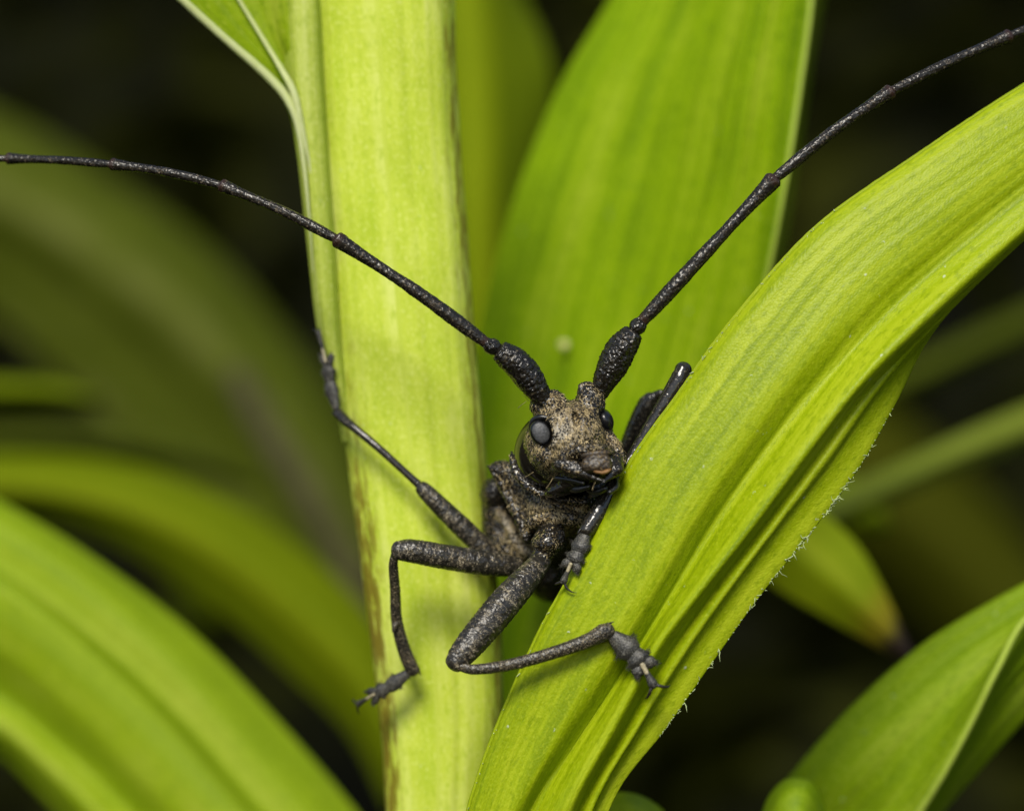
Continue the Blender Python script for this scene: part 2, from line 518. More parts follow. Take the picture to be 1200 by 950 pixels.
# ------------------------------------------------------------------ ground and the dark bank behind
def ground():
    nx, ny = 90, 120
    xs = np.linspace(-1, 1, nx); xs = np.sign(xs) * np.abs(xs) ** 1.6 * 420
    ys = np.linspace(0, 1, ny) ** 1.7 * 760 - 90
    X, Y = np.meshgrid(xs, ys, indexing='ij')
    t = np.clip((Y - 38) / 90, 0, 1)
    Z = -15 + (t * t * (3 - 2 * t)) * 95
    Z += 0.9 * np.sin(X * 0.31 + Y * 0.17) * np.sin(Y * 0.27 - X * 0.11) + 0.4 * np.sin(X * 0.9 + 1.3) * np.sin(Y * 0.8)
    V = np.stack([X, Y, Z], -1).reshape(-1, 3)
    F = [(i * ny + j, (i + 1) * ny + j, (i + 1) * ny + j + 1, i * ny + j + 1) for i in range(nx - 1) for j in range(ny - 1)]
    m = NT("humus painted dark")
    pos = m.pos()
    n = m.noise(pos, 0.13, 5, 0.65)
    n2 = m.noise(pos, 1.3, 4, 0.6)
    c = m.ramp(n, [(0.42, (0.0016, 0.0020, 0.0001)), (0.53, (0.005, 0.006, 0.0002)), (0.64, (0.024, 0.027, 0.0008))])  # near black: the unlit look of the background is put into the colour
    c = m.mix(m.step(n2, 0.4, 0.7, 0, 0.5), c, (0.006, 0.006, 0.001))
    m.set(m.b.inputs["Base Color"], c)
    m.b.inputs["Roughness"].default_value = 0.95
    m.b.inputs["Specular IOR Level"].default_value = 0.1
    m.set(m.b.inputs["Normal"], m.bump(n2, 0.6, 0.4))
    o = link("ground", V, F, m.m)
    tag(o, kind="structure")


ground()


def undergrowth():
    """low dark leaves that cover the bank, too many and too blurred to count"""
    V, F, n = [], [], 0
    rg = np.random.default_rng(3)
    for k in range(900):
        y = rg.uniform(40, 84)
        x = rg.uniform(-75, 75)
        t = min(max((y - 38) / 90, 0), 1)
        z = -15 + t * t * (3 - 2 * t) * 95
        L = rg.uniform(3, 8); w = rg.uniform(0.4, 1.0)
        a = rg.uniform(0, 6.28)
        d = np.array([math.cos(a), -0.4 + 0.3 * math.sin(a), 0.7 + 0.5 * rg.random()])
        side = np.cross(d, [0, -1, 0.3]); side /= np.linalg.norm(side)
        rows = 6
        for i in range(rows):
            s = i / (rows - 1)
            c = np.array([x, y, z]) + d * L * s + np.array([0, -0.6, -1.0]) * L * 0.45 * s * s
            ww = w * math.sin(math.pi * (0.12 + 0.86 * s))
            V += [c - side * ww, c + np.array([0, 0.12 * ww, -0.25 * ww]), c + side * ww]
        for i in range(rows - 1):
            b = n + i * 3
            F += [(b, b + 1, b + 4, b + 3), (b + 1, b + 2, b + 5, b + 4)]
        n += rows * 3
    m = plain_mat("undergrowth leaf", (0.008, 0.0095, 0.0003), 0.85, 0.03, nscale=0.25, var=0.6)  # leaf colour darkened to stand for the missing light back here
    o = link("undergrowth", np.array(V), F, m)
    tag(o, "low undergrowth coloured dark to stand for shade, covering the bank far behind the plants", "undergrowth", kind="stuff")


undergrowth()


# ------------------------------------------------------------------ the stem
def stem():
    root = empty("plant_stem", P(520, 1030, 2.0))
    tag(root, "thick upright yellow-green plant stem with brown-flecked edge that the beetle clings to", "plant stem")
    Lx = np.array([(-120, 352), (0, 362), (95, 370), (190, 376), (300, 385), (400, 393), (490, 402), (560, 410), (640, 420), (740, 433), (840, 445), (950, 452), (1100, 462)], float)
    Rx = np.array([(-120, 531), (0, 533), (95, 536), (190, 541), (300, 550), (400, 557), (490, 565), (560, 571), (640, 579), (740, 587), (840, 588), (950, 580), (1100, 570)], float)
    py = np.linspace(-120, 1100, 260)
    l = cr(np.concatenate([Lx, Lx * 0], 1), 400); l = np.interp(py, l[:, 0], l[:, 1])
    r = cr(np.concatenate([Rx, Rx * 0], 1), 400); r = np.interp(py, r[:, 0], r[:, 1])
    seg = 120
    ang = np.arange(seg) / seg * 2 * math.pi
    V, UV, BR, AL = [], [], [], []
    for i, yy in enumerate(py):
        yc = 2.05
        c = P((l[i] + r[i]) / 2, yy, yc)
        w = (r[i] - l[i]) / 200 * (1 + yc / D)
        ridge = 1 + 0.006 * np.sin(ang * 9 + 0.6) + 0.004 * np.sin(ang * 23 + yy * 0.004) + 0.003 * np.sin(ang * 41 + 1.3)
        # flattened front with one shallow groove right of the middle
        x = np.sin(ang); z = -np.cos(ang)
        ex = np.sign(x) * np.abs(x) ** 0.92
        g = np.exp(-((ang - 0.30) / 0.05) ** 2) * 0.035 + np.exp(-((ang - 5.35) / 0.07) ** 2) * 0.02
        px_ = w * ex * ridge
        yy_ = 0.80 * w * np.sign(z) * np.abs(z) ** 0.8 * (ridge - g)
        wob = 0.012 * np.sin(yy * 0.021 + ang * 2) + 0.008 * np.sin(yy * 0.05 - ang * 3)
        V.append(np.stack([c[0] + px_ * (1 + wob * 0.4), c[1] + yy_ * (1 + wob), np.full(seg, c[2])], 1))
        UV.append(np.stack([ang * 0.9 * 1.0, np.full(seg, -c[2] + 6)], 1))
        left = np.clip((-x - 0.45) / 0.35, 0, 1); right = np.clip((x - 0.62) / 0.3, 0, 1)
        low = np.clip((yy - 380) / 250, 0, 1)
        BR.append(left * (0.45 + 0.55 * low) + right * 0.85)
        AL.append(np.full(seg, i / len(py)))
    V = np.concatenate(V); n = len(py)
    F = [(i * seg + j, (i + 1) * seg + j, (i + 1) * seg + (j + 1) % seg, i * seg + (j + 1) % seg) for i in range(n - 1) for j in range(seg)]
    link("stem", V, F, M['stem'], root, uv=np.concatenate(UV), attrs={"brown": np.concatenate(BR), "along": np.concatenate(AL)})
    # the leaf base that leaves the stem at the upper left and runs down it as a ridge
    leaf("leaf_sheath", [
        [(326, -60, 1.75), (331, 0, 1.7), (338, 95, 1.65), (351, 190, 1.65), (362, 290, 1.7), (374, 390, 1.75), (390, 450, 1.85), (404, 520, 1.95)],
        [(343, -60, 1.45), (347, 0, 1.4), (352, 95, 1.38), (362, 190, 1.4), (371, 290, 1.45), (382, 390, 1.5), (395, 450, 1.6), (406, 520, 1.8)],
        [(362, -60, 1.45), (366, 0, 1.4), (370, 95, 1.40), (377, 190, 1.42), (384, 290, 1.45), (391, 390, 1.5), (400, 450, 1.6), (409, 520, 1.8)],
        [(370, -60, 1.62), (374, 0, 1.62), (378, 95, 1.60), (384, 190, 1.6), (391, 290, 1.6), (397, 390, 1.62), (405, 450, 1.7), (411, 520, 1.85)],
    ], M['sheath'], nu=36, nv=140, thick=0.05, parent=root, ribs=0.006, nrib=8, seed=4)
    leaf("leaf_base", [
        [(150, -60, 1.0), (205, -8, 1.15), (262, 44, 1.3), (312, 88, 1.45), (340, 130, 1.6), (352, 190, 1.7)],
        [(190, -60, 1.45), (240, -8, 1.5), (285, 44, 1.55), (322, 82, 1.6), (346, 125, 1.66), (356, 190, 1.72)],
        [(270, -60, 1.7), (295, -8, 1.7), (318, 44, 1.7), (336, 78, 1.7), (352, 120, 1.7), (360, 190, 1.75)],
        [(345, -60, 1.5), (340, -8, 1.5), (340, 44, 1.5), (346, 74, 1.52), (356, 112, 1.6), (364, 190, 1.7)],
    ], M['bright'], nu=36, nv=60, thick=0.05, parent=root, ribs=0.01, nrib=6, seed=2)
    mb = MB()
    mb.add(*tube(PP([(150, -60, .97), (205, -8, 1.12), (262, 44, 1.27), (310, 86, 1.37), (334, 112, 1.38), (348, 142, 1.36), (356, 190, 1.36), (362, 250, 1.385), (367, 320, 1.44)]), [.045, .05, .05, .055, .055, .045, .03, .016, .004], n=90, seg=14, rough=0.03))
    mb.add(*tube(PP([(262, -30, 1.52), (285, 8, 1.55), (312, 52, 1.48), (330, 82, 1.42), (344, 108, 1.36), (354, 150, 1.35), (364, 200, 1.39), (371, 260, 1.43)]), [.02, .024, .028, .038, .045, .034, .018, .004], n=60, seg=12, rough=0.05))
    mb.build("pale_rim", M['rim'], root)
    return root


stem()


# ------------------------------------------------------------------ big leaf on the right
def front_leaf():
    L = [(522, 1060, .15), (548, 952, .10), (576, 868, .05), (630, 745, -.02), (688, 640, -.05), (738, 543, -.05), (800, 455, 0), (855, 380, .05), (955, 268, .15), (1075, 182, .3), (1200, 100, .5), (1300, 45, .7)]
    L2 = [(532, 1060, .02), (557, 952, -.03), (586, 868, -.09), (639, 747, -.16), (697, 644, -.19), (747, 548, -.19), (808, 462, -.14), (862, 389, -.1), (961, 279, .02), (1079, 195, .18), (1204, 112, .4), (1304, 56, .6)]
    a = [(555, 1060, -.05), (580, 954, -.1), (615, 872, -.16), (668, 765, -.24), (724, 667, -.28), (775, 577, -.3), (835, 492, -.28), (892, 415, -.22), (985, 307, -.08), (1100, 215, .1), (1215, 135, .32), (1315, 78, .5)]
    b = [(575, 1060, -.12), (603, 954, -.18), (648, 875, -.25), (708, 782, -.32), (763, 690, -.38), (813, 605, -.4), (872, 518, -.37), (930, 440, -.31), (1020, 342, -.16), (1125, 247, .04), (1225, 170, .26), (1325, 110, .45)]
    g = [(592, 1060, .04), (620, 954, .02), (668, 880, -.03), (724, 798, -.10), (778, 712, -.16), (830, 628, -.18), (890, 540, -.18), (955, 458, -.16), (1045, 365, -.06), (1140, 275, .10), (1228, 205, .26), (1328, 140, .45)]
    c = [(628, 1060, -.26), (664, 950, -.33), (715, 856, -.43), (768, 760, -.52), (822, 688, -.56), (878, 617, -.56), (942, 530, -.54), (1003, 452, -.48), (1080, 375, -.34), (1150, 310, -.12), (1232, 240, .12), (1332, 172, .33)]
    d = [(643, 1060, -.02), (678, 950, -.06), (728, 862, -.15), (783, 768, -.24), (836, 692, -.27), (890, 622, -.27), (952, 540, -.23), (1012, 462, -.16), (1085, 388, -.06), (1154, 321, .12), (1236, 249, .33), (1336, 182, .52)]
    e = [(657, 1060, -.12), (694, 945, -.17), (746, 852, -.26), (800, 764, -.33), (852, 690, -.36), (906, 618, -.34), (968, 536, -.27), (1024, 458, -.16), (1083, 394, .0), (1148, 328, .22), (1230, 254, .42), (1330, 188, .6)]
    e2 = [(661, 1060, .0), (697, 943, -.04), (750, 853, -.13), (805, 767, -.20), (858, 691, -.23), (913, 618, -.21), (975, 540, -.14), (1028, 464, -.03), (1083, 398, .1), (1144, 330, .32), (1226, 256, .54), (1326, 190, .74)]
    r = [(676, 1060, .04), (722, 930, .0), (780, 853, -.07), (834, 776, -.12), (893, 694, -.12), (958, 613, -.07), (1006, 548, .02), (1048, 474, .16), (1084, 402, .34), (1135, 332, .58), (1215, 260, .8), (1315, 195, 1.0)]
    o = leaf("arching_leaf", [L, L2, a, b, g, c, d, e, e2, r], M['front'], nu=200, nv=230, thick=0.035, ribs=0.004, nrib=13, seed=5)
    tag(o, "large folded yellow-green leaf arching to the upper right, beetle's tarsus resting on it", "leaf")
    # torn pale fibres along its two edges
    mb = MB()
    rg = np.random.default_rng(12)

    def fringe(rail, k0, k1, count, size, yoff):
        S = cr(PP(rail), 400)
        for _ in range(count):
            i = int(400 * rg.uniform(k0, k1))
            i = min(max(i + int(rg.normal() * 3), 1), 398)
            p = S[i] + np.array([rg.normal() * .008, yoff, rg.normal() * .008])
            t = S[i + 1] - S[i - 1]; t /= np.linalg.norm(t)
            nn = np.array([t[2], 0, -t[0]])
            q = [p]
            dd = t * (1.0 if rg.random() < .5 else -1.0) + nn * rg.normal() * 0.4 + np.array([0, -0.35, 0])
            ln = size * rg.uniform(.4, 1.6)
            for _k in range(3):
                dd = dd + rg.normal(size=3) * 0.5
                q.append(q[-1] + dd / np.linalg.norm(dd) * ln / 3)
            rr = rg.uniform(.003, .007)
            mb.add(*tube(q, [rr, rr * 1.2, rr * .8, rr * .2], n=6, seg=5))
    for ctr, cnt in ((.50, 20), (.525, 22), (.455, 16), (.44, 14), (.405, 8), (.36, 7), (.57, 7), (.31, 4), (.26, 5)):
        fringe(r, ctr - .012, ctr + .012, max(2, cnt // 2), .075, -.03)
    fringe(r, .2, .62, 110, .03, -.02)
    for ctr, cnt in ((.34, 4), (.23, 5), (.53, 7), (.555, 6), (.28, 2)):
        fringe(L, ctr - .008, ctr + .008, cnt, .045, -.045)
    fringe(L, .08, .75, 60, .022, -.045)
    f = mb.build("torn_edge_fibres", M['fibre'], o)
    f["kind"] = "stuff"
    # pale rolled margin
    mb = MB()
    mb.add(*tube(PP([(x, y, z - .012) for x, y, z in L]), [.028, .03, .03, .028, .03, .03, .026, .03, .028, .026, .025, .02], n=200, seg=8, rough=0.06))
    mb.build("leaf_margin", M['front'], o)
    return o


front_leaf()


# ------------------------------------------------------------------ other leaves
def other_leaves():
    o = leaf("broad_leaf", [
        [(770, -120, 7.5), (715, -2, 7), (662, 88, 6.8), (612, 205, 6.6), (577, 320, 6.5), (556, 430, 6.4), (548, 560, 6.4), (545, 700, 6.2), (548, 850, 6), (556, 990, 5.8)],
        [(810, -120, 6.6), (770, -2, 6.3), (725, 95, 6.1), (680, 210, 6), (648, 325, 6), (626, 440, 6), (610, 565, 6), (595, 705, 5.9), (585, 850, 5.8), (575, 990, 5.7)],
        [(868, -120, 5.6), (835, -2, 5.4), (805, 98, 5.3), (778, 212, 5.3), (755, 330, 5.3), (728, 445, 5.4), (695, 570, 5.5), (655, 710, 5.5), (618, 850, 5.6), (592, 990, 5.6)],
        [(925, -120, 4.6), (905, -2, 4.4), (885, 98, 4.3), (866, 212, 4.3), (843, 330, 4.4), (806, 450, 4.7), (757, 575, 5), (700, 712, 5.2), (645, 850, 5.4), (604, 990, 5.6)],
        [(958, -120, 4.0), (951, -2, 3.8), (938, 98, 3.7), (920, 215, 3.6), (900, 320, 3.8), (868, 450, 4.2), (810, 580, 4.6), (735, 715, 5), (665, 850, 5.3), (615, 990, 5.5)],
    ], M['behind'], nu=110, nv=150, thick=0.04, ribs=0.02, nrib=13, seed=3)
    tag(o, "broad bright green upright leaf directly behind the beetle's head and right antenna", "leaf")
    mb = MB()
    mb.add(*tube(PP([(958, -120, 4.0), (951, -2, 3.8), (938, 98, 3.7), (920, 215, 3.6), (900, 320, 3.8), (868, 450, 4.2), (810, 580, 4.6)]), [.04, .04, .038, .036, .035, .03, .02], n=80, seg=8, rough=.03))
    mb.build("leaf_margin", M['ribpale'], o)
    mb = MB()
    mb.add(*ellipsoid(P(661, 404, 5.62), (.075, .04, .07)))
    mb.build("pale_spot", M['cream'], o)

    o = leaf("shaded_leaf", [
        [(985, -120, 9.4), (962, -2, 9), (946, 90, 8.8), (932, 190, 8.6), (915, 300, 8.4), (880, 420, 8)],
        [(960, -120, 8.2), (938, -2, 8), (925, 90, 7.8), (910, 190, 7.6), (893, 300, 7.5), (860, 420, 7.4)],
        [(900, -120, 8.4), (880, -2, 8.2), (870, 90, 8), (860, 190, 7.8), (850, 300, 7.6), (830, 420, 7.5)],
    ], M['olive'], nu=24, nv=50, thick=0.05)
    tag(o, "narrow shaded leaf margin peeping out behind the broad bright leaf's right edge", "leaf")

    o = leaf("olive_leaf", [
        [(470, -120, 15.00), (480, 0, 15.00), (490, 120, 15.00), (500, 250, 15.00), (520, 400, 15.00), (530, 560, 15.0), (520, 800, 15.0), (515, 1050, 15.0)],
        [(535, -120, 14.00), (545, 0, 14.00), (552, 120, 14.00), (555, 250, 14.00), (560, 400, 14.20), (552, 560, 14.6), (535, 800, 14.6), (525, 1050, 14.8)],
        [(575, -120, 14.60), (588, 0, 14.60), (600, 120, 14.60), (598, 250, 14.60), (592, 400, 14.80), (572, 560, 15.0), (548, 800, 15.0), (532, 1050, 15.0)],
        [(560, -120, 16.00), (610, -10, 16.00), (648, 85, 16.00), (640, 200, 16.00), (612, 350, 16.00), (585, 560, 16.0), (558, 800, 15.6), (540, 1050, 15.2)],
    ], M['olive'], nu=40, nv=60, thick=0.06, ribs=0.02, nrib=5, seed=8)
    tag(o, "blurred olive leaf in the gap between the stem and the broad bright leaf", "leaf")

    o = leaf("foreground_leaf", [
        [(-120, 525, 8.40), (0, 588, 8.00), (100, 648, 7.80), (225, 742, 7.60), (330, 850, 7.40), (425, 962, 7.20), (500, 1080, 7.00)],
        [(-120, 560, 7.90), (0, 620, 7.50), (95, 682, 7.30), (205, 778, 7.10), (300, 885, 6.90), (385, 985, 6.70), (460, 1100, 6.50)],
        [(-120, 605, 7.78), (0, 668, 7.38), (85, 728, 7.18), (190, 820, 6.98), (275, 915, 6.78), (345, 1000, 6.58), (420, 1110, 6.38)],
        [(-120, 618, 7.28), (0, 684, 6.88), (80, 745, 6.68), (180, 838, 6.48), (262, 930, 6.28), (330, 1015, 6.08), (400, 1120, 5.88)],
        [(-120, 690, 7.28), (0, 755, 6.88), (70, 812, 6.68), (150, 890, 6.48), (220, 962, 6.28), (285, 1050, 6.08), (345, 1130, 5.88)],
        [(-120, 755, 7.66), (0, 815, 7.26), (60, 865, 7.06), (120, 920, 6.86), (180, 985, 6.66), (240, 1065, 6.46), (300, 1140, 6.26)],
        [(-120, 790, 7.38), (0, 850, 6.98), (55, 895, 6.78), (105, 945, 6.58), (160, 1005, 6.38), (215, 1080, 6.18), (275, 1150, 5.98)],
        [(-120, 830, 8.00), (0, 888, 7.60), (45, 930, 7.40), (95, 985, 7.20), (140, 1035, 7.00), (190, 1100, 6.80), (250, 1160, 6.60)],
    ], M['bright'], nu=80, nv=90, thick=0.05, ribs=0.008, nrib=9, seed=6)
    tag(o, "broad bright green leaf with pale ridges sweeping down the bottom left corner", "leaf")

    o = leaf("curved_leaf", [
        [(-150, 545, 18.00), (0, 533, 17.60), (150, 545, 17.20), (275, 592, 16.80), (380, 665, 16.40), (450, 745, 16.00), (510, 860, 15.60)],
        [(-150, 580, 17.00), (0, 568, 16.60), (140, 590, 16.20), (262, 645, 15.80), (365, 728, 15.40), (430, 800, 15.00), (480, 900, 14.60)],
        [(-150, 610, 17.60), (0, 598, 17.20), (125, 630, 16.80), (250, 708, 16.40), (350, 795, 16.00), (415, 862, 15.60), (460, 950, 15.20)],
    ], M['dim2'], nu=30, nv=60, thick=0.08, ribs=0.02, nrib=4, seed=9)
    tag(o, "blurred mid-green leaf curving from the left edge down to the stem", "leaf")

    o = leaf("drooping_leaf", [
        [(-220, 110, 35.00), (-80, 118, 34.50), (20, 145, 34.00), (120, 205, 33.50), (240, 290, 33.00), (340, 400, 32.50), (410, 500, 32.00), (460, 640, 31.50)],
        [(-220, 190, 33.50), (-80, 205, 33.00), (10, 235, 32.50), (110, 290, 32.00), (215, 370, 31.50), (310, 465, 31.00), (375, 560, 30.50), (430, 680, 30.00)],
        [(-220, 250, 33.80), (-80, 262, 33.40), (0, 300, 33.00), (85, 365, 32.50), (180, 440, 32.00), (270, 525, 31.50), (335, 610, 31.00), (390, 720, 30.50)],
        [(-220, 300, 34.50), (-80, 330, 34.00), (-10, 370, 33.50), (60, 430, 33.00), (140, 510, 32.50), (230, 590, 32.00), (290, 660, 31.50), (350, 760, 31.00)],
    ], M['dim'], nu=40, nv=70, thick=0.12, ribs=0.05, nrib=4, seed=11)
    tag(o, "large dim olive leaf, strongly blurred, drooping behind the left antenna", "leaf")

    o = leaf("yellowish_blade", [
        [(-150, 446, 18), (-20, 444, 18), (60, 448, 18), (105, 462, 18), (120, 470, 18)],
        [(-150, 458, 17.6), (-20, 457, 17.6), (60, 459, 17.6), (105, 466, 17.6), (121, 471, 18)],
        [(-150, 475, 18), (-20, 474, 18), (55, 472, 18), (100, 473, 18), (120, 473, 18)],
    ], M['dim2'], nu=14, nv=30, thick=0.05)
    tag(o, "short yellowish grass blade poking in at the left edge, mid height", "grass blade")

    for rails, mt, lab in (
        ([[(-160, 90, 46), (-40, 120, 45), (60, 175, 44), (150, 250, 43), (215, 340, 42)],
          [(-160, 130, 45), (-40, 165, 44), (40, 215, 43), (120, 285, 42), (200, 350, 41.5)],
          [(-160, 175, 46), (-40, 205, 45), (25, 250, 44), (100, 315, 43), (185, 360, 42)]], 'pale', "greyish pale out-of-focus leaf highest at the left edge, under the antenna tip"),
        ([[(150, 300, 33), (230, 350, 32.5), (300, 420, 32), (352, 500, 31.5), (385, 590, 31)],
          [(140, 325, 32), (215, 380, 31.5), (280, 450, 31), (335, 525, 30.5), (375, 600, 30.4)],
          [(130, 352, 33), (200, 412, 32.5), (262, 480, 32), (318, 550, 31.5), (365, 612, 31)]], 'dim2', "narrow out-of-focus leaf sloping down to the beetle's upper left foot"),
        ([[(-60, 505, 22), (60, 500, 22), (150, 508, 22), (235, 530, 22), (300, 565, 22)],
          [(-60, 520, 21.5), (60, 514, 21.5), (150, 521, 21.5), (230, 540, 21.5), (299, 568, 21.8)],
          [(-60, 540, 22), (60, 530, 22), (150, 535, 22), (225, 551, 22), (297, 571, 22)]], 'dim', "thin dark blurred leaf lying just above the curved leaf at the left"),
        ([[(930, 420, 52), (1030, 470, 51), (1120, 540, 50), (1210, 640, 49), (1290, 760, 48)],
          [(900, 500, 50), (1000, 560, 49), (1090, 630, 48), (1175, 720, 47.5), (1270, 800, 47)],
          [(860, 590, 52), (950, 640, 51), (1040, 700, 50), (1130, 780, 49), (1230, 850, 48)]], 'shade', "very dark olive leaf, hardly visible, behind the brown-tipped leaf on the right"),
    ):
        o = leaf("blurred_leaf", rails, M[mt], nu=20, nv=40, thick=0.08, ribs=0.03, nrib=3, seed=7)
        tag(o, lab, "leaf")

    mb = MB()
    mb.add(*tube(PP([(278, 440, 26), (305, 490, 25.5), (350, 565, 25), (410, 670, 24.5), (470, 800, 24)]), [.25, .3, .3, .28, .26], n=40, seg=14, rough=0.02))
    o = mb.build("grey_twig", M['twig'], None)
    tag(o, "grey-brown blurred twig slanting down to the stem behind the left leaves", "twig")

    o = leaf("arched_grass_leaf", [
        [(-150, 300, 39.00), (0, 292, 39.00), (90, 340, 39.00), (190, 440, 39.00), (260, 560, 39.00), (300, 700, 39.00)],
        [(-150, 335, 38.00), (0, 330, 38.00), (80, 385, 38.00), (165, 480, 38.00), (225, 590, 38.00), (260, 720, 38.00)],
        [(-150, 372, 39.00), (0, 372, 39.00), (65, 430, 39.00), (135, 515, 39.00), (190, 620, 39.00), (225, 740, 39.00)],
    ], M['dim2'], nu=20, nv=40, thick=0.1)
    tag(o, "faint yellow-green leaf far behind the drooping leaf at the left edge", "leaf")

    o = leaf("pale_grass_blade", [
        [(880, 622, 13), (960, 585, 13.4), (1050, 545, 13.8), (1130, 508, 14.2), (1210, 474, 14.6), (1330, 430, 15)],
        [(884, 636, 12.7), (965, 605, 13.1), (1055, 562, 13.5), (1135, 527, 13.9), (1212, 497, 14.3), (1330, 455, 14.7)],
        [(888, 646, 13), (970, 618, 13.4), (1060, 578, 13.8), (1138, 545, 14.2), (1214, 518, 14.6), (1330, 478, 15)],
    ], M['pale'], nu=16, nv=40, thick=0.05)
    tag(o, "pale green blurred grass blade reaching the right edge at mid height", "grass blade")

    o = leaf("dark_grass_blade", [
        [(1020, 445, 23), (1090, 415, 23.5), (1160, 380, 24), (1240, 345, 24.5), (1340, 310, 25)],
        [(1030, 460, 22.6), (1095, 430, 23), (1165, 398, 23.5), (1243, 365, 24), (1342, 330, 24.5)],
        [(1035, 475, 23), (1100, 448, 23.5), (1168, 418, 24), (1245, 385, 24.5), (1344, 352, 25)],
    ], M['dim'], nu=14, nv=30, thick=0.06)
    tag(o, "dim olive grass blade at the right edge, between arching leaf and pale blade", "grass blade")

    o = leaf("brown_tipped_leaf", [
        [(820, 480, 8.6), (890, 545, 8), (960, 598, 7.4), (1005, 640, 7), (1035, 692, 6.7), (1058, 742, 6.5), (1072, 772, 6.4)],
        [(800, 530, 8.0), (868, 590, 7.4), (940, 645, 6.9), (992, 690, 6.6), (1030, 728, 6.4), (1056, 758, 6.3), (1073, 776, 6.35)],
        [(780, 580, 8.2), (845, 640, 7.7), (915, 692, 7.2), (975, 727, 6.9), (1022, 752, 6.6), (1054, 770, 6.4), (1072, 780, 6.4)],
    ], M['tip'], nu=30, nv=60, thick=0.05, ribs=0.01, nrib=4, seed=4)
    tag(o, "pointed green leaf hanging below the arching leaf, with a withered brown tip", "leaf")

    o = leaf("small_yellow_leaf", [
        [(940, 520, 15), (985, 552, 14.8), (1020, 580, 14.6), (1042, 612, 14.5)],
        [(925, 545, 14.6), (968, 580, 14.4), (1010, 602, 14.4), (1040, 615, 14.4)],
        [(910, 575, 15), (950, 605, 14.8), (1000, 622, 14.6), (1040, 620, 14.5)],
    ], M['olive'], nu=14, nv=24, thick=0.05)
    tag(o, "small blurred yellow-olive leaf tip just above the brown-tipped leaf", "leaf")

    o = leaf("corner_leaf", [
        [(820, 1080, 4.70), (888, 962, 3.90), (940, 892, 3.50), (1000, 826, 3.30), (1080, 756, 3.20), (1160, 706, 3.10), (1240, 665, 3.10), (1340, 625, 3.10)],
        [(875, 1080, 4.10), (950, 965, 3.50), (1005, 900, 3.10), (1060, 838, 2.90), (1125, 778, 2.80), (1185, 730, 2.80), (1255, 690, 2.80), (1345, 650, 2.90)],
        [(940, 1080, 3.70), (1018, 965, 3.20), (1060, 915, 2.90), (1105, 850, 2.70), (1150, 795, 2.60), (1195, 740, 2.60), (1262, 700, 2.70), (1348, 665, 2.80)],
        [(995, 1080, 3.10), (1072, 960, 2.70), (1106, 905, 2.40), (1140, 842, 2.20), (1168, 785, 2.10), (1205, 722, 2.20), (1268, 690, 2.40), (1350, 660, 2.70)],
        [(1005, 1080, 3.60), (1080, 962, 3.20), (1114, 908, 2.90), (1150, 850, 2.70), (1185, 795, 2.60), (1222, 745, 2.60), (1278, 705, 2.70), (1352, 675, 2.80)],
        [(1018, 1080, 4.10), (1100, 958, 3.60), (1142, 908, 3.30), (1185, 860, 3.10), (1228, 815, 3.00), (1272, 775, 3.00), (1315, 740, 3.00), (1370, 705, 3.00)],
    ], M['side'], nu=80, nv=90, thick=0.045, ribs=0.012, nrib=10, seed=13)
    tag(o, "mid-green leaf with a raised pale midrib filling the bottom right corner", "leaf")
    mb = MB()
    mb.add(*tube(PP([(995, 1080, 3.06), (1072, 960, 2.66), (1106, 905, 2.36), (1140, 842, 2.16), (1168, 785, 2.06), (1205, 722, 2.16), (1268, 690, 2.36)]), [.05, .05, .048, .045, .045, .04, .035], n=60, seg=10, rough=.02))
    mb.build("midrib", M['ribpale'], o)

    o = leaf("curled_leaf_tip", [
        [(872, 1060, 2.70), (888, 985, 2.50), (900, 938, 2.40), (922, 914, 2.40), (948, 916, 2.40), (962, 938, 2.50), (975, 1000, 2.70)],
        [(885, 1060, 2.40), (900, 985, 2.10), (913, 945, 2.00), (927, 930, 2.00), (942, 931, 2.00), (953, 950, 2.10), (965, 1000, 2.40)],
        [(919, 1060, 2.2), (921, 1010, 1.9), (924, 985, 1.8), (928, 976, 1.75), (932, 977, 1.75), (936, 988, 1.85), (940, 1010, 2.0)],
    ], M['side'], nu=24, nv=40, thick=0.05)
    tag(o, "small curled leaf tip at the bottom edge in front of the corner leaf", "leaf")

    o = leaf("low_leaf_tip", [
        [(640, 1060, 2.6), (665, 975, 2.4), (690, 940, 2.3), (722, 929, 2.3), (755, 935, 2.3), (782, 958, 2.4), (810, 1040, 2.6)],
        [(660, 1060, 2.2), (685, 985, 2.0), (705, 958, 1.9), (724, 948, 1.9), (748, 952, 1.9), (768, 975, 2.0), (790, 1040, 2.2)],
        [(690, 1060, 2.1), (705, 1000, 1.9), (716, 980, 1.8), (727, 972, 1.8), (740, 976, 1.8), (752, 995, 1.9), (765, 1040, 2.1)],
    ], M['front'], nu=24, nv=40, thick=0.04)
    tag(o, "rounded top of a low leaf at the bottom edge below the arching leaf", "leaf")


other_leaves()

# ------------------------------------------------------------------ the beetle
BEETLE = empty("longhorn_beetle", P(640, 700, 1.6))
tag(BEETLE, "black and bronze longhorn beetle with long antennae, clinging between stem and leaf", "beetle")

ED = np.array([0.40, 0.0, -0.917])      # down the face
EE = np.array([0.917, 0.0, 0.40])       # across the face
EY = np.array([0.0, 1.0, 0.0])
FACE = np.array([EE, EY, ED])


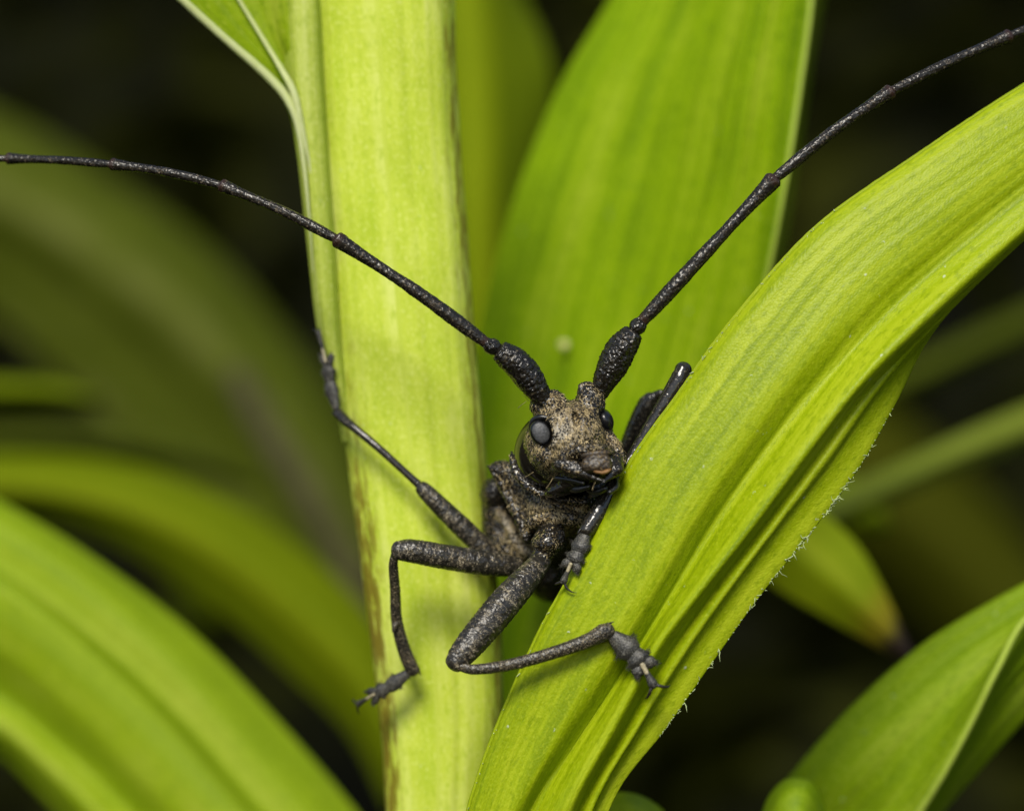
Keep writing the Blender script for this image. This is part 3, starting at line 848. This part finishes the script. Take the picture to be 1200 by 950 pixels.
class Sculpt:
    """smooth unions and cuts of solids on a grid; mesh() gives the surface as quads"""
    def __init__(S_, lo, hi, h, far=None):
        S_.h = h
        S_.xs = np.arange(lo[0], hi[0], h, dtype=np.float32)
        S_.zs = np.arange(lo[2], hi[2], h, dtype=np.float32)
        yl, st = [lo[1]], h
        while yl[-1] < hi[1]:
            if far is not None and yl[-1] > far:
                st = min(st * 1.035, 0.07)
            yl.append(yl[-1] + st)
        S_.ys = np.array(yl, np.float32)
        S_.SH = (len(S_.xs), len(S_.ys), len(S_.zs))
        S_.Dd = np.full(S_.SH, 9.0, np.float32)
        S_.Fu = np.zeros(S_.SH, np.float32)
        S_.Gl = np.zeros(S_.SH, np.float32)

    def box(S_, c, R):
        out = []
        for arr, cc, rr in zip((S_.xs, S_.ys, S_.zs), c, R):
            a = int(np.searchsorted(arr, cc - rr)); b = int(np.searchsorted(arr, cc + rr))
            out.append(slice(a, max(b, a)))
        return tuple(out)

    def grid(S_, sl):
        return np.meshgrid(S_.xs[sl[0]], S_.ys[sl[1]], S_.zs[sl[2]], indexing='ij', sparse=True)

    def put(S_, sl, d, k, fur, gloss):
        s = S_.Dd[sl]
        w = np.clip(0.5 + 0.5 * (s - d) / k, 0, 1)
        S_.Dd[sl] = s * (1 - w) + d * w - k * w * (1 - w)
        S_.Fu[sl] = S_.Fu[sl] * (1 - w) + fur * w
        S_.Gl[sl] = S_.Gl[sl] * (1 - w) + gloss * w

    def cut(S_, sl, d, k, fur=None, gloss=None):
        s = S_.Dd[sl]
        w = np.clip(0.5 - 0.5 * (s + d) / k, 0, 1)
        S_.Dd[sl] = s * (1 - w) - d * w + k * w * (1 - w)
        w = np.clip(w * 2, 0, 1)
        if fur is not None:
            S_.Fu[sl] = S_.Fu[sl] * (1 - w) + fur * w
        if gloss is not None:
            S_.Gl[sl] = S_.Gl[sl] * (1 - w) + gloss * w

    def ell(S_, c, rad, k=0.06, fur=0.5, gloss=0.0, axes=None, sub=False):
        c = P(*c)
        R = max(rad)
        sl = S_.box(c, (R + 2 * k + .03,) * 3)
        X, Y, Z = S_.grid(sl)
        q = [X - c[0], Y - c[1], Z - c[2]]
        A = np.asarray(FACE if axes is None else axes)
        k0 = 0; k1 = 0
        for i in range(3):
            v = A[i][0] * q[0] + A[i][1] * q[1] + A[i][2] * q[2]
            k0 = k0 + (v / rad[i]) ** 2
            k1 = k1 + (v / rad[i] ** 2) ** 2
        k0 = np.sqrt(k0); k1 = np.sqrt(k1)
        d = (k0 * (k0 - 1) / np.maximum(k1, 1e-4)).astype(np.float32)
        (S_.cut if sub else S_.put)(sl, d, k, fur, gloss)

    def cone(S_, a, b, r1, r2, k=0.05, fur=0.5, gloss=0.0, sub=False):
        a = P(*a); b = P(*b)
        R = np.abs(a - b) / 2 + max(r1, r2) + 2 * k + .03
        sl = S_.box((a + b) / 2, R)
        X, Y, Z = S_.grid(sl)
        ab = b - a
        L2 = float(ab @ ab)
        t = np.clip(((X - a[0]) * ab[0] + (Y - a[1]) * ab[1] + (Z - a[2]) * ab[2]) / L2, 0, 1)
        d = np.sqrt((X - a[0] - t * ab[0])**2 + (Y - a[1] - t * ab[1])**2 + (Z - a[2] - t * ab[2])**2) - (r1 + (r2 - r1) * t)
        (S_.cut if sub else S_.put)(sl, d.astype(np.float32), k, fur, gloss)

    def chain(S_, pts, rad, k=0.04, fur=0.5, gloss=0.0, n=14, sub=False):
        S = cr(np.array([list(q) + [r] for q, r in zip(pts, rad)], float), n)
        for i in range(n - 1):
            S_.cone(S[i, :3], S[i + 1, :3], S[i, 3], S[i + 1, 3], k, fur, gloss, sub)

    def wrinkle(S_, amp, freq, keep_polish=True):
        X, Y, Z = np.meshgrid(S_.xs, S_.ys, S_.zs, indexing='ij', sparse=True)
        w = amp * (np.sin(X * freq + Z * freq * .55) * np.sin(Y * freq * .93 - Z * freq * .68) * np.sin(Z * freq * 1.06 + X * freq * .29))
        S_.Dd += w * (1 - np.clip(S_.Gl, 0, 1)) if keep_polish else w

    def mesh(S_):
        Dd, Fu, Gl, xs, ys, zs, h, SH = S_.Dd, S_.Fu, S_.Gl, S_.xs, S_.ys, S_.zs, S_.h, S_.SH
        S = Dd < 0
        nx, ny, nz = SH
        cnt = np.zeros((nx - 1, ny - 1, nz - 1), np.int8)
        for a in (0, 1):
            for b in (0, 1):
                for c in (0, 1):
                    cnt += S[a:nx - 1 + a, b:ny - 1 + b, c:nz - 1 + c]
        act = (cnt > 0) & (cnt < 8)
        I, J, K = np.nonzero(act)
        idx = np.full(act.shape, -1, np.int64)
        idx[I, J, K] = np.arange(len(I))
        acc = np.zeros((len(I), 3)); num = np.zeros(len(I))
        corners = [(a, b, c) for a in (0, 1) for b in (0, 1) for c in (0, 1)]
        for p in corners:
            for ax in range(3):
                if p[ax]: continue
                q = list(p); q[ax] = 1
                d0 = Dd[I + p[0], J + p[1], K + p[2]]; d1 = Dd[I + q[0], J + q[1], K + q[2]]
                cr_ = (d0 < 0) != (d1 < 0)
                t = np.where(cr_, d0 / np.where(np.abs(d0 - d1) < 1e-9, 1, d0 - d1), 0)
                w = np.zeros((len(I), 3))
                for k in range(3):
                    w[:, k] = p[k] + (t if k == ax else 0)
                acc += w * cr_[:, None]; num += cr_
        acc /= np.maximum(num, 1)[:, None]
        vx = xs[I] + acc[:, 0] * h
        vy = ys[J] + acc[:, 1] * (ys[J + 1] - ys[J])
        vz = zs[K] + acc[:, 2] * h
        V = np.stack([vx, vy, vz], 1)
        quads = []
        for ax in range(3):
            o = [i for i in range(3) if i != ax]
            sl0 = [slice(1, s - 1) for s in SH]; sl1 = [slice(1, s - 1) for s in SH]
            sl0[ax] = slice(0, SH[ax] - 1); sl1[ax] = slice(1, SH[ax])
            A = S[tuple(sl0)]; B = S[tuple(sl1)]
            pos = np.argwhere(A != B)
            inside = A[tuple(pos.T)]
            g = pos.copy()
            for k in range(3):
                if k != ax: g[:, k] += 1
            def at(da, db):
                q = g.copy(); q[:, o[0]] -= da; q[:, o[1]] -= db
                return idx[q[:, 0], q[:, 1], q[:, 2]]
            Q = np.stack([at(0, 0), at(1, 0), at(1, 1), at(0, 1)], 1)
            flip = inside if ax != 1 else ~inside
            Q[~flip] = Q[~flip][:, ::-1]
            quads.append(Q)
        Q = np.concatenate(quads)
        Q = Q[(Q >= 0).all(1)]
        fur = np.clip(Fu[I, J, K], 0, 1.4); gl = np.clip(Gl[I, J, K], 0, 1)
        return V, Q, fur, gl


def sculpt_body():
    """head, thorax and abdomen as one surface"""
    W = Sculpt((-0.62, -0.86, -2.62), (1.50, 6.0, 0.40), 0.0145, far=1.1)
    ell, cone, chain = W.ell, W.cone, W.chain
    UP = np.eye(3)
    # elytra and abdomen, behind
    cone((652, 606, 1.9), (655, 618, 4.2), .62, .56, .1, .35)
    cone((655, 618, 4.2), (652, 640, 5.1), .56, .30, .1, .35)
    cone((648, 672, 2.0), (652, 668, 4.4), .36, .28, .12, .12, .3)
    # shoulders of the elytra / side of the mesothorax
    cone((584, 584, 1.45), (588, 640, 1.5), .20, .25, .05, .3, .25)
    ell((581, 578, 1.42), (.19, .22, .20), .04, .2, .35, UP)
    ell((605, 642, 1.5), (.35, .4, .34), .08, .62, 0, UP)
    chain([(585, 602, 1.24), (598, 618, 1.17), (604, 634, 1.14), (622, 650, 1.12)], [.045, .05, .05, .05], .05, 1.2)
    # prothorax
    ell((655, 572, 1.15), (.64, .70, .56), .06, .55, 0, UP)
    ell((662, 592, .85), (.53, .50, .37), .06, .95, 0, UP)
    cone((610, 562, .95), (585, 550, .86), .24, .11, .08, .5)
    cone((590, 553, .87), (571, 546, .80), .10, .012, .03, .35)
    chain([(578, 550, .82), (592, 575, .82), (606, 602, .74), (618, 632, .66)], [.03, .045, .05, .05], .05, .45)
    # prosternum: raised transverse fold in front of the coxae
    chain([(620, 612, .42), (640, 606, .36), (665, 606, .36), (692, 616, .46)], [.06, .07, .07, .06], .06, .95)
    # coxae with the process between
    ell((646, 630, .38), (.165, .24, .19), .03, .25, .4, UP)
    ell((642, 636, .36), (.19, .26, .16), .04, .45, .35, UP)
    ell((690, 636, .55), (.17, .26, .2), .04, .3, .3, UP)
    cone((640, 645, .3), (631, 658, .25), .125, .115, .03, .35, .25)
    # groove between the head and the prothorax rim
    ell((661, 522, .45), (.645, .46, .62), .05, .0, 1.0, FACE, sub=True)
    # rim of the prothorax
    chain([(600, 530, .62), (600, 540, .52), (606, 556, .42), (619, 570, .34), (636, 579, .28), (660, 586, .26), (692, 588, .3), (716, 580, .42)], [.02, .036, .042, .042, .042, .04, .04, .035], .03, .4, .3, n=26)
    # back of the head: bare, polished
    ell((660, 525, .44), (.595, .55, .505), .015, 0, 1.0)
    # front of the head
    ell((667, 517, .14), (.525, .40, .475), .02, .85)
    ell((671, 513, -.12), (.37, .26, .40), .08, 1.0)
    ell((660, 511, -.16), (.17, .22, .26), .10, 1.45)
    ell((643, 533, -.02), (.185, .27, .165), .05, .95)
    cone((649, 505, .0), (645, 474, .0), .21, .14, .06, .85)
    cone((640, 484, .05), (633, 475, .06), .13, .125, .04, .5)
    cone((687, 498, .0), (692, 467, .03), .22, .175, .06, .6)
    chain([(680, 458, -.02), (684, 453, .0), (694, 455, .02), (704, 464, .03)], [.035, .045, .045, .05], .04, .45, n=8)
    chain([(637, 464, .02), (645, 461, .0), (657, 466, .0), (664, 474, -.03)], [.03, .04, .04, .04], .04, .7, n=8)
    # cheek ridge on the far side, ends in a pale lobe
    chain([(708, 507, -.02), (719, 519, -.09), (728, 533, -.12), (730, 541, -.13), (727, 545, -.14)], [.08, .06, .042, .035, .025], .03, .95, n=10)
    # brow ridge over the mouth
    chain([(655, 536, -.30), (669, 531, -.40), (686, 526, -.46), (704, 525, -.42), (718, 530, -.28)], [.04, .045, .05, .045, .04], .045, .6, n=14)
    # dark mouth block
    ell((690, 550, -.14), (.38, .28, .20), .05, .06, .25)
    ell((676, 563, .02), (.42, .30, .12), .05, .0, .6)
    # cheek knob at the mandible joint
    ell((652, 548, -.22), (.07, .08, .07), .03, .75)
    # carvings: midline of the face, antenna notch, eye pits
    chain([(669, 476, -.14), (676, 492, -.32), (683, 510, -.42), (688, 522, -.46)], [.02, .022, .02, .01], .04, None, None, sub=True, n=12)
    cone((667, 450, .45), (669, 470, -.30), .09, .045, .05, None, None, sub=True)
    ell((634, 507, -.25), (.145, .15, .175), .025, .03, .3, sub=True)
    chain([(620, 502, -.05), (627, 489, -.14), (640, 487, -.24)], [.04, .045, .03], .03, .08, .2, n=6, sub=True)
    ell((711, 493, -.12), (.07, .12, .14), .03, .1, .1, sub=True)
    # dents either side of the midline above the mouth
    ell((657, 526, -.52), (.13, .13, .06), .05, None, None, sub=True)
    ell((698, 510, -.46), (.06, .09, .06), .05, None, None, sub=True)
    # small irregularities
    W.wrinkle(0.008, 31)
    W.wrinkle(0.006, 71)
    return W.mesh()


BV, BQ, BFUR, BGL = sculpt_body()
BODY = link("body", BV, BQ, M['body'], BEETLE, attrs={"fur": BFUR, "gloss": BGL})


def body_hair():
    a, b, c = BV[BQ[:, 0]], BV[BQ[:, 1]], BV[BQ[:, 2]]
    nrm = np.cross(b - a, c - a)
    area = np.linalg.norm(nrm, axis=1)
    nrm /= np.maximum(area, 1e-12)[:, None]
    ctr = (a + c) / 2
    f = BFUR[BQ[:, 0]]
    w = area * np.clip(f - 0.25, 0, 1) * (ctr[:, 1] < 1.9) * (1 - BGL[BQ[:, 0]])
    # hair grows in tufts
    tuft = np.sin(ctr[:, 0] * 13 + 1) * np.sin(ctr[:, 2] * 15 + ctr[:, 1] * 9) + 0.6 * np.sin(ctr[:, 0] * 29 - ctr[:, 2] * 23)
    w *= np.clip(0.45 + 0.75 * tuft, 0.04, 1.6)
    w /= w.sum()
    n = 8000
    k = RNG.choice(len(w), n, p=w)
    p = ctr[k] + RNG.normal(size=(n, 3)) * 0.006
    nn = nrm[k]
    flow = np.array([0.25, 0.15, -0.9]) + RNG.normal(size=(n, 3)) * 0.38
    flow -= nn * (flow * nn).sum(1)[:, None]
    flow /= np.linalg.norm(flow, axis=1)[:, None]
    side = np.cross(nn, flow)
    L = RNG.uniform(.022, .06, n)[:, None]
    W = RNG.uniform(.0022, .0045, n)[:, None]
    p0 = p + nn * 0.001
    p1 = p + flow * L * .5 + nn * L * .16
    p2 = p + flow * L + nn * L * .10
    V = np.stack([p0 - side * W, p0 + side * W, p1 + side * W, p1 - side * W, p2], 1).reshape(-1, 3)
    i = np.arange(n)[:, None] * 5
    F = (i + np.array([[0, 1, 2, 3]])).tolist() + (i + np.array([[3, 2, 4]])).tolist()
    o = link("body_hair", V, F, M['gold'], BEETLE)
    o["kind"] = "stuff"


body_hair()


def granules():
    """small polished warts that stand out of the hair on head and thorax"""
    a, b, c = BV[BQ[:, 0]], BV[BQ[:, 1]], BV[BQ[:, 2]]
    nrm = np.cross(b - a, c - a)
    area = np.linalg.norm(nrm, axis=1)
    nrm /= np.maximum(area, 1e-12)[:, None]
    ctr = (a + c) / 2
    w = area * (BFUR[BQ[:, 0]] > .18) * (ctr[:, 1] < 1.9) * (BGL[BQ[:, 0]] < .45) * (nrm[:, 1] < 0.35)
    k = RNG.choice(len(w), 5200, p=w / w.sum())
    keep, seen = [], {}
    for q in k:                       # keep them apart
        p = ctr[q]
        key = tuple(np.floor(p / 0.034).astype(int))
        if key in seen:
            continue
        seen[key] = 1
        keep.append(q)
    keep = np.array(keep)
    V0, F0 = ellipsoid((0, 0, 0), (1, 1, 1), None, 7, 5)
    F0 = np.array(F0)
    r = RNG.uniform(.004, .0115, len(keep))
    V = (ctr[keep] + nrm[keep] * (r * .1)[:, None])[:, None, :] + V0[None] * r[:, None, None]
    F = (F0[None] + (np.arange(len(keep)) * len(V0))[:, None, None]).reshape(-1, 4)
    o = link("granules", V.reshape(-1, 3), F.tolist(), M['granule'], BEETLE)
    o["kind"] = "stuff"


granules()


def head_parts():
    # eyes: kidney-shaped near eye, far eye bulging at the outline
    mb = MB()
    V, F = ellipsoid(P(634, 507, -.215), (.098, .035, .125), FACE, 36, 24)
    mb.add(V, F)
    mb.build("eye", M['eye'], BODY)  # grey disc: light reflected on the eye, put into its colour
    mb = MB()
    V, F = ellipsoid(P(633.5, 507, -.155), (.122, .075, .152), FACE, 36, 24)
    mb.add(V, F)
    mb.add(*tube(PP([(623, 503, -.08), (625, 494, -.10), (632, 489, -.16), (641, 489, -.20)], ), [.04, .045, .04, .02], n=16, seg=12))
    mb.build("eye_rim", M['rimblack'], BODY)  # black of the eye itself, showing round the painted reflection
    mb = MB()
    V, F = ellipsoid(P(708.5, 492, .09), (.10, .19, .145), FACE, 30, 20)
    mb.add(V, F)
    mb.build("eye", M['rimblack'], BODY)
    # mandibles: flat broad blades that meet in a point below the upper lip
    for k in range(2):
        W = Sculpt((0.35, -.85, -1.15), (1.45, -.05, -.45), 0.011)
        if k == 0:
            A = np.array([(.955, 0, -.295), (0, 1, 0), (-.295, 0, -.955)])
            W.ell((672, 549, -.36), (.26, .12, .115), .03, .35, .15, A)
            W.cone((655, 544, -.28), (676, 551, -.44), .09, .075, .04, .7, 0)
            W.cone((676, 552, -.44), (707, 564, -.56), .075, .018, .04, .1, .5)
            W.cone((662, 537, -.36), (690, 553, -.49), .03, .03, .03, .2, .3)
            W.ell((671, 545, -.58), (.10, .10, .05), .04, .2, 0, A, sub=True)
            W.chain([(652, 553, -.40), (675, 560, -.52), (700, 566, -.58)], [.012, .014, .01], .02, 0, .5, sub=True)
        else:
            W.cone((722, 538, -.26), (723, 550, -.42), .085, .075, .04, .45, .1)
            W.cone((723, 550, -.42), (707, 564.5, -.56), .075, .018, .04, .1, .5)
            W.cone((716, 536, -.38), (719, 552, -.48), .03, .025, .03, .2, .3)
        W.wrinkle(0.006, 63)
        v, q, fu, gl = W.mesh()
        link("mandible", v, q, M['body'], BODY, attrs={"fur": fu * .9, "gloss": gl * .6})
    # clypeus and upper lip
    mb = MB()
    V, F = ellipsoid(P(698, 532, -.465), (.185, .075, .06), [(.995, 0, .10), (0, 1, 0), (.10, 0, -.995)], 30, 16)
    mb.add(V, F)
    mb.build("clypeus", M['labrum'], BODY)
    W = Sculpt((0.65, -.80, -.95), (1.35, -.35, -.45), 0.009)
    A = np.array([(.985, 0, .17), (0, 1, 0), (.17, 0, -.985)])
    W.ell((699, 542.5, -.52), (.18, .085, .115), .03, .8, 0, A)
    W.cone((691, 548, -.55), (712, 548, -.55), .05, .045, .05, .8, 0)
    W.ell((698, 538, -.64), (.12, .05, .03), .04, None, None, A, sub=True)
    W.wrinkle(0.007, 83)
    v, q, fu, gl = W.mesh()
    link("upper_lip", v, q, M['labrum'], BODY)
    mb = MB()
    mb.add(*tube(PP([(694, 551.5, -.575), (700, 553, -.60), (707, 553.5, -.605), (713, 551.5, -.59), (716, 549, -.57)]), [.008, .016, .022, .020, .008], n=30, seg=12, rough=0.14))
    mb.build("lip_fringe", M['orange'], BODY)
    # palps under the mouth
    for pts, rad in (
        ([(664, 570, -.12), (676, 573, -.26), (690, 570, -.36)], [.04, .045, .03]),
        ([(690, 574, -.18), (700, 576, -.30), (710, 572, -.40)], [.035, .042, .03]),
        ([(722, 562, -.22), (722, 570, -.34), (714, 577, -.42)], [.035, .04, .03]),
        ([(652, 560, -.2), (668, 562, -.33), (684, 566, -.42)], [.03, .03, .02]),
    ):
        mb = MB()
        mb.add(*tube(PP(pts), rad, n=18, seg=12))
        mb.build("palp", M['mandible'], BODY)
    # a few long whiskers
    mb = MB()
    for a, b in (((625, 553, -.1), (613, 560, -.3)), ((684, 515, -.42), (687, 503, -.6)), ((648, 560, -.2), (640, 572, -.4)), ((620, 470, 0), (612, 463, -.1)),
                 ((607, 478, .1), (617, 470, -.05)), ((700, 562, -.5), (694, 574, -.6))):
        a, b = P(*a), P(*b)
        mb.add(*tube([a, (a + b) / 2 + RNG.normal(size=3) * .01, b], [.0035, .003, .001], n=6, seg=5))
    mb.build("whiskers", M['gold'], BODY)["kind"] = "stuff"


head_parts()


# ------------------------------------------------------------------ antennae
def antenna(scape_pts, scape_rad, ped, nodes, rads):
    A = empty("antenna", P(*scape_pts[0]), BEETLE)
    mb = MB()
    mb.add(*tube(PP(scape_pts), scape_rad, n=80, seg=44, rough=0.034, cap=0.45))
    # scar-like plate at the tip of the first segment
    e0, e1 = P(*scape_pts[-2]), P(*scape_pts[-1])
    d = (e1 - e0) / np.linalg.norm(e1 - e0)
    mb.build("scape", M['scape'], A)
    mb = MB()
    mb.add(*tube([e1 - d * .035, e1 + d * .02], [scape_rad[-1] * 1.0, scape_rad[-1] * .88], n=8, seg=28, rough=0.03, cap=0.25))
    mb.build("scape_plate", M['limb'], A)
    mb = MB()
    mb.add(*tube(PP(ped), [.062, .098, .092, .062], n=20, seg=20, rough=0.03))
    mb.build("pedicel", M['scape'], A)
    for i in range(len(nodes) - 1):
        pts = nodes[i]
        q = nodes[i + 1][0]
        path = PP(pts + [q])
        r0, r1 = rads[i], rads[i + 1]
        S = cr(path, 9)
        rad = [r0 * .78, r0 * .95, r0 * .99, (r0 * 2 + r1) / 3, (r0 + r1) / 2, r1 * 1.0, r1 * 1.02, r1 * 1.18, r1 * 1.5]
        mb = MB()
        mb.add(*tube(S, rad, n=110, seg=18, rough=0.024, cap=0.5))
        mb.build("antenna_segment", M['ant'], A)
    return A


antenna([(640, 474, .0), (632, 461, -.05), (620, 443, -.10), (606, 426, -.14), (594, 417, -.16), (587, 412, -.17)],
        [.095, .13, .168, .168, .15, .128],
        [(585, 411, -.17), (579, 407, -.18), (573, 404, -.19), (569, 401, -.19)],
        [[(570, 402, -.19), (490, 343, -.2)], [(396, 281, -.15), (330, 247, -.05)], [(261, 218, .1), (196, 202, .25)], [(132, 193, .4), (70, 188, .6)], [(10, 186, .8), (-60, 186, .9)], [(-130, 190, 1.1)]],
        [.086, .066, .057, .052, .048, .045])
antenna([(703, 462, .05), (708, 448, .0), (718, 428, -.05), (728, 409, -.08), (736, 398, -.10), (741, 391, -.11)],
        [.095, .135, .178, .178, .155, .125],
        [(742, 389, -.11), (746, 384, -.12), (750, 379, -.12), (753, 375, -.12)],
        [[(752, 377, -.12), (826, 297, -.1)], [(906, 211, 0), (975, 155, .1)], [(1043, 108, .2), (1115, 72, .35)], [(1182, 43, .5), (1230, 25, .6)], [(1300, 5, .8)]],
        [.09, .072, .064, .058, .05])


# ------------------------------------------------------------------ legs
def bristle_fan(mb, p, d, n, size, spread=0.7):
    for _ in range(n):
        q = d + RNG.normal(size=3) * spread
        q /= np.linalg.norm(q)
        s = p + RNG.normal(size=3) * size * .25
        l = size * RNG.uniform(.5, 1.1)
        mb.add(*tube([s, s + q * l * .6, s + q * l + RNG.normal(size=3) * size * .08], [.003, .0022, .0008], n=4, seg=4))


def tarsus(L, pts, width, nrm, pale=True, claw_dir=None):
    """three padded segments, a slender claw segment and two hooks"""
    p = PP(pts)
    nrm = np.asarray(nrm, float)
    br = MB()
    for i in range(2):
        a, b = p[i], p[i + 1]
        d = (b - a)
        w0, w1 = width * (.52 if i == 0 else .70), width * (1.0 if i == 0 else .98)
        mb = MB()
        mb.add(*tube([a, a + d * .35, a + d * .75, b - d * .04], [w0, (w0 + w1) * .5, w1, w1 * .86], n=24, seg=20, flat=0.55, up=nrm, rough=0.008, cap=.35))
        mb.build("tarsus_segment", M['tarsus'], L)
        s = np.cross(d, nrm); s /= np.linalg.norm(s)
        for sg in (-1, 1):
            bristle_fan(br, a + d * .6 + s * sg * w1 * .8, s * sg + d / np.linalg.norm(d) * .6, 30, width * .42)
    a, b = p[2], p[3]
    d = b - a
    s = np.cross(d, nrm); s /= np.linalg.norm(s)
    mb = MB()
    for sg in (-1, 1):
        mb.add(*tube([a + s * sg * width * .2, a + d * .4 + s * sg * width * .45, a + d * .8 + s * sg * width * .72, b + s * sg * width * .85], [width * .4, width * .5, width * .48, width * .26], n=18, seg=16, flat=0.6, up=nrm, rough=0.008))
        bristle_fan(br, b + s * sg * width * .8, d / np.linalg.norm(d) + s * sg, 26, width * .42)
    mb.build("tarsus_lobe", M['tarsus'], L)
    c = p[4]
    st = a + d * .45 + nrm * width * .45
    dd = c - st
    if pale:
        mb = MB()
        mb.add(*tube([st - dd * .02, st + dd * .25, st + dd * .40], [width * .2, width * .19, width * .2], n=12, seg=12))
        mb.build("pale_joint", M['palejoint'], L)
    mb = MB()
    mb.add(*tube([st + dd * .34, st + dd * .6, c - dd * .08, c], [width * .21, width * .28, width * .40, width * .34], n=22, seg=14, flat=0.8, up=nrm, rough=0.02))
    mb.build("claw_segment", M['tarsus'], L)
    dn = dd / np.linalg.norm(dd)
    s = np.cross(dn, nrm); s /= np.linalg.norm(s)
    hook = -nrm if claw_dir is None else np.asarray(claw_dir, float)
    for sg in (-1, 1):
        q0 = c + s * sg * width * .18
        mb = MB()
        mb.add(*tube([q0, q0 + dn * width * .35 + s * sg * width * .35, q0 + dn * width * .55 + s * sg * width * .75 + hook * width * .25, q0 + dn * width * .45 + s * sg * width * .95 + hook * width * .6],
                     [width * .15, width * .13, width * .08, width * .015], n=16, seg=10))
        mb.build("claw", M['claw'], L)
    br.build("bristles", M['bristle'], L)["kind"] = "stuff"


def leg(fem, fr, tib, tr, fm='femur', tm='limb', flat=0.9, spur=None):
    L = empty("leg", P(*fem[0]), BEETLE)
    mb = MB()
    mb.add(*tube(PP(fem), fr, n=120, seg=40, rough=0.022, flat=flat))
    mb.build("femur", M[fm], L)
    mb = MB()
    mb.add(*tube(PP(tib), tr, n=110, seg=28, rough=0.022, flat=flat))
    if spur is not None:
        mb.add(*tube(PP(spur), [.05, .035, .008], n=10, seg=10))
    e = P(*tib[-1]); d = e - P(*tib[-2]); d /= np.linalg.norm(d)
    for sd in (-1, 1):
        q = e + np.array([d[2], 0, -d[0]]) * sd * tr[-1] * .8 + np.array([0, -.02, 0])
        mb.add(*tube([q - d * .03, q + d * .05, q + d * .09], [.014, .011, .002], n=8, seg=8))
    mb.build("tibia", M[tm], L)
    # knee: small polished ball where the two meet
    k = P(*fem[-1]) * .45 + P(*tib[0]) * .55
    mb = MB()
    V, F = ellipsoid(k, (max(tr[0] * 1.15, .05),) * 3, None, 18, 12)
    mb.add(V, F)
    mb.build("knee", M['claw'], L)
    return L


# fore leg in front: femur down to the left, tibia across to the leaf
L = leg([(636, 655, .26), (622, 672, .12), (592, 706, -.08), (560, 744, -.26), (540, 768, -.36), (533, 777, -.40)], [.115, .15, .185, .178, .150, .12],
        [(536, 780, -.44), (555, 784, -.46), (600, 778, -.46), (650, 764, -.46), (690, 750, -.47), (707, 741, -.47), (714, 738, -.46)], [.05, .06, .068, .075, .088, .102, .09])
tarsus(L, [(718, 745, -.46), (742, 765, -.50), (751, 776, -.53), (757, 784, -.56), (766, 803, -.63)], .15, (-.15, -.95, .2))

# middle leg on the stem
L = leg([(606, 664, .75), (570, 660, .62), (520, 652, .50), (480, 645, .46), (466, 645, .46)], [.12, .145, .148, .138, .115],
        [(463, 647, .48), (461, 662, .56), (463, 690, .72), (465, 728, .90), (474, 762, 1.02), (484, 786, 1.08)], [.045, .056, .062, .070, .082, .088],
        spur=[(466, 728, .88), (462, 735, .84), (460, 740, .83)])
tarsus(L, [(480, 787, 1.06), (455, 805, 1.12), (443, 811, 1.16), (434, 817, 1.22), (419, 825, 1.36)], .095, (-.25, -.95, .1))

# hind leg, further back, its foot on the stem's left edge
L = leg([(576, 652, 1.0), (548, 624, .96), (520, 597, .95), (500, 577, .96), (494, 571, .97)], [.12, .125, .115, .10, .085],
        [(491, 568, .98), (480, 558, 1.0), (445, 526, 1.08), (415, 501, 1.2), (402, 490, 1.32), (396, 484, 1.38)], [.05, .045, .047, .052, .066, .07], tm='glossleg')
tarsus(L, [(394, 479, 1.42), (386, 448, 1.5), (384, 430, 1.52), (382, 415, 1.54), (373, 388, 1.58)], .09, (-.35, -.93, 0), claw_dir=(.8, .5, .2))

# fore leg on the far side: long shiny tibia along the leaf edge, foot hooked over it
L = leg([(700, 640, .62), (735, 585, .62), (775, 500, .50), (800, 436, .36)], [.13, .15, .13, .10],
        [(801, 432, .22), (796, 444, .20), (782, 468, .17), (762, 500, .13), (742, 533, .08), (722, 565, .02), (704, 596, -.06), (687, 622, -.14)], [.09, .105, .098, .078, .07, .09, .105, .09],
        fm='femur', tm='glossleg')
tarsus(L, [(686, 624, -.15), (678, 646, -.19), (672, 657, -.21), (668, 666, -.22), (660, 682, -.24)], .115, (-.3, -.95, .1), claw_dir=(.9, 0, -.3))

# middle leg on the far side, behind
L = leg([(706, 600, 1.3), (728, 560, 1.3), (748, 505, 1.15), (760, 474, 1.05), (764, 467, 1.02)], [.12, .15, .155, .13, .10],
        [(768, 464, 1.0), (775, 461, .98), (784, 466, .98), (800, 490, 1.05), (830, 540, 1.3), (850, 590, 1.6)], [.055, .05, .055, .06, .07, .08],
        fm='glossleg', tm='glossleg')
print("body faces", len(BQ))
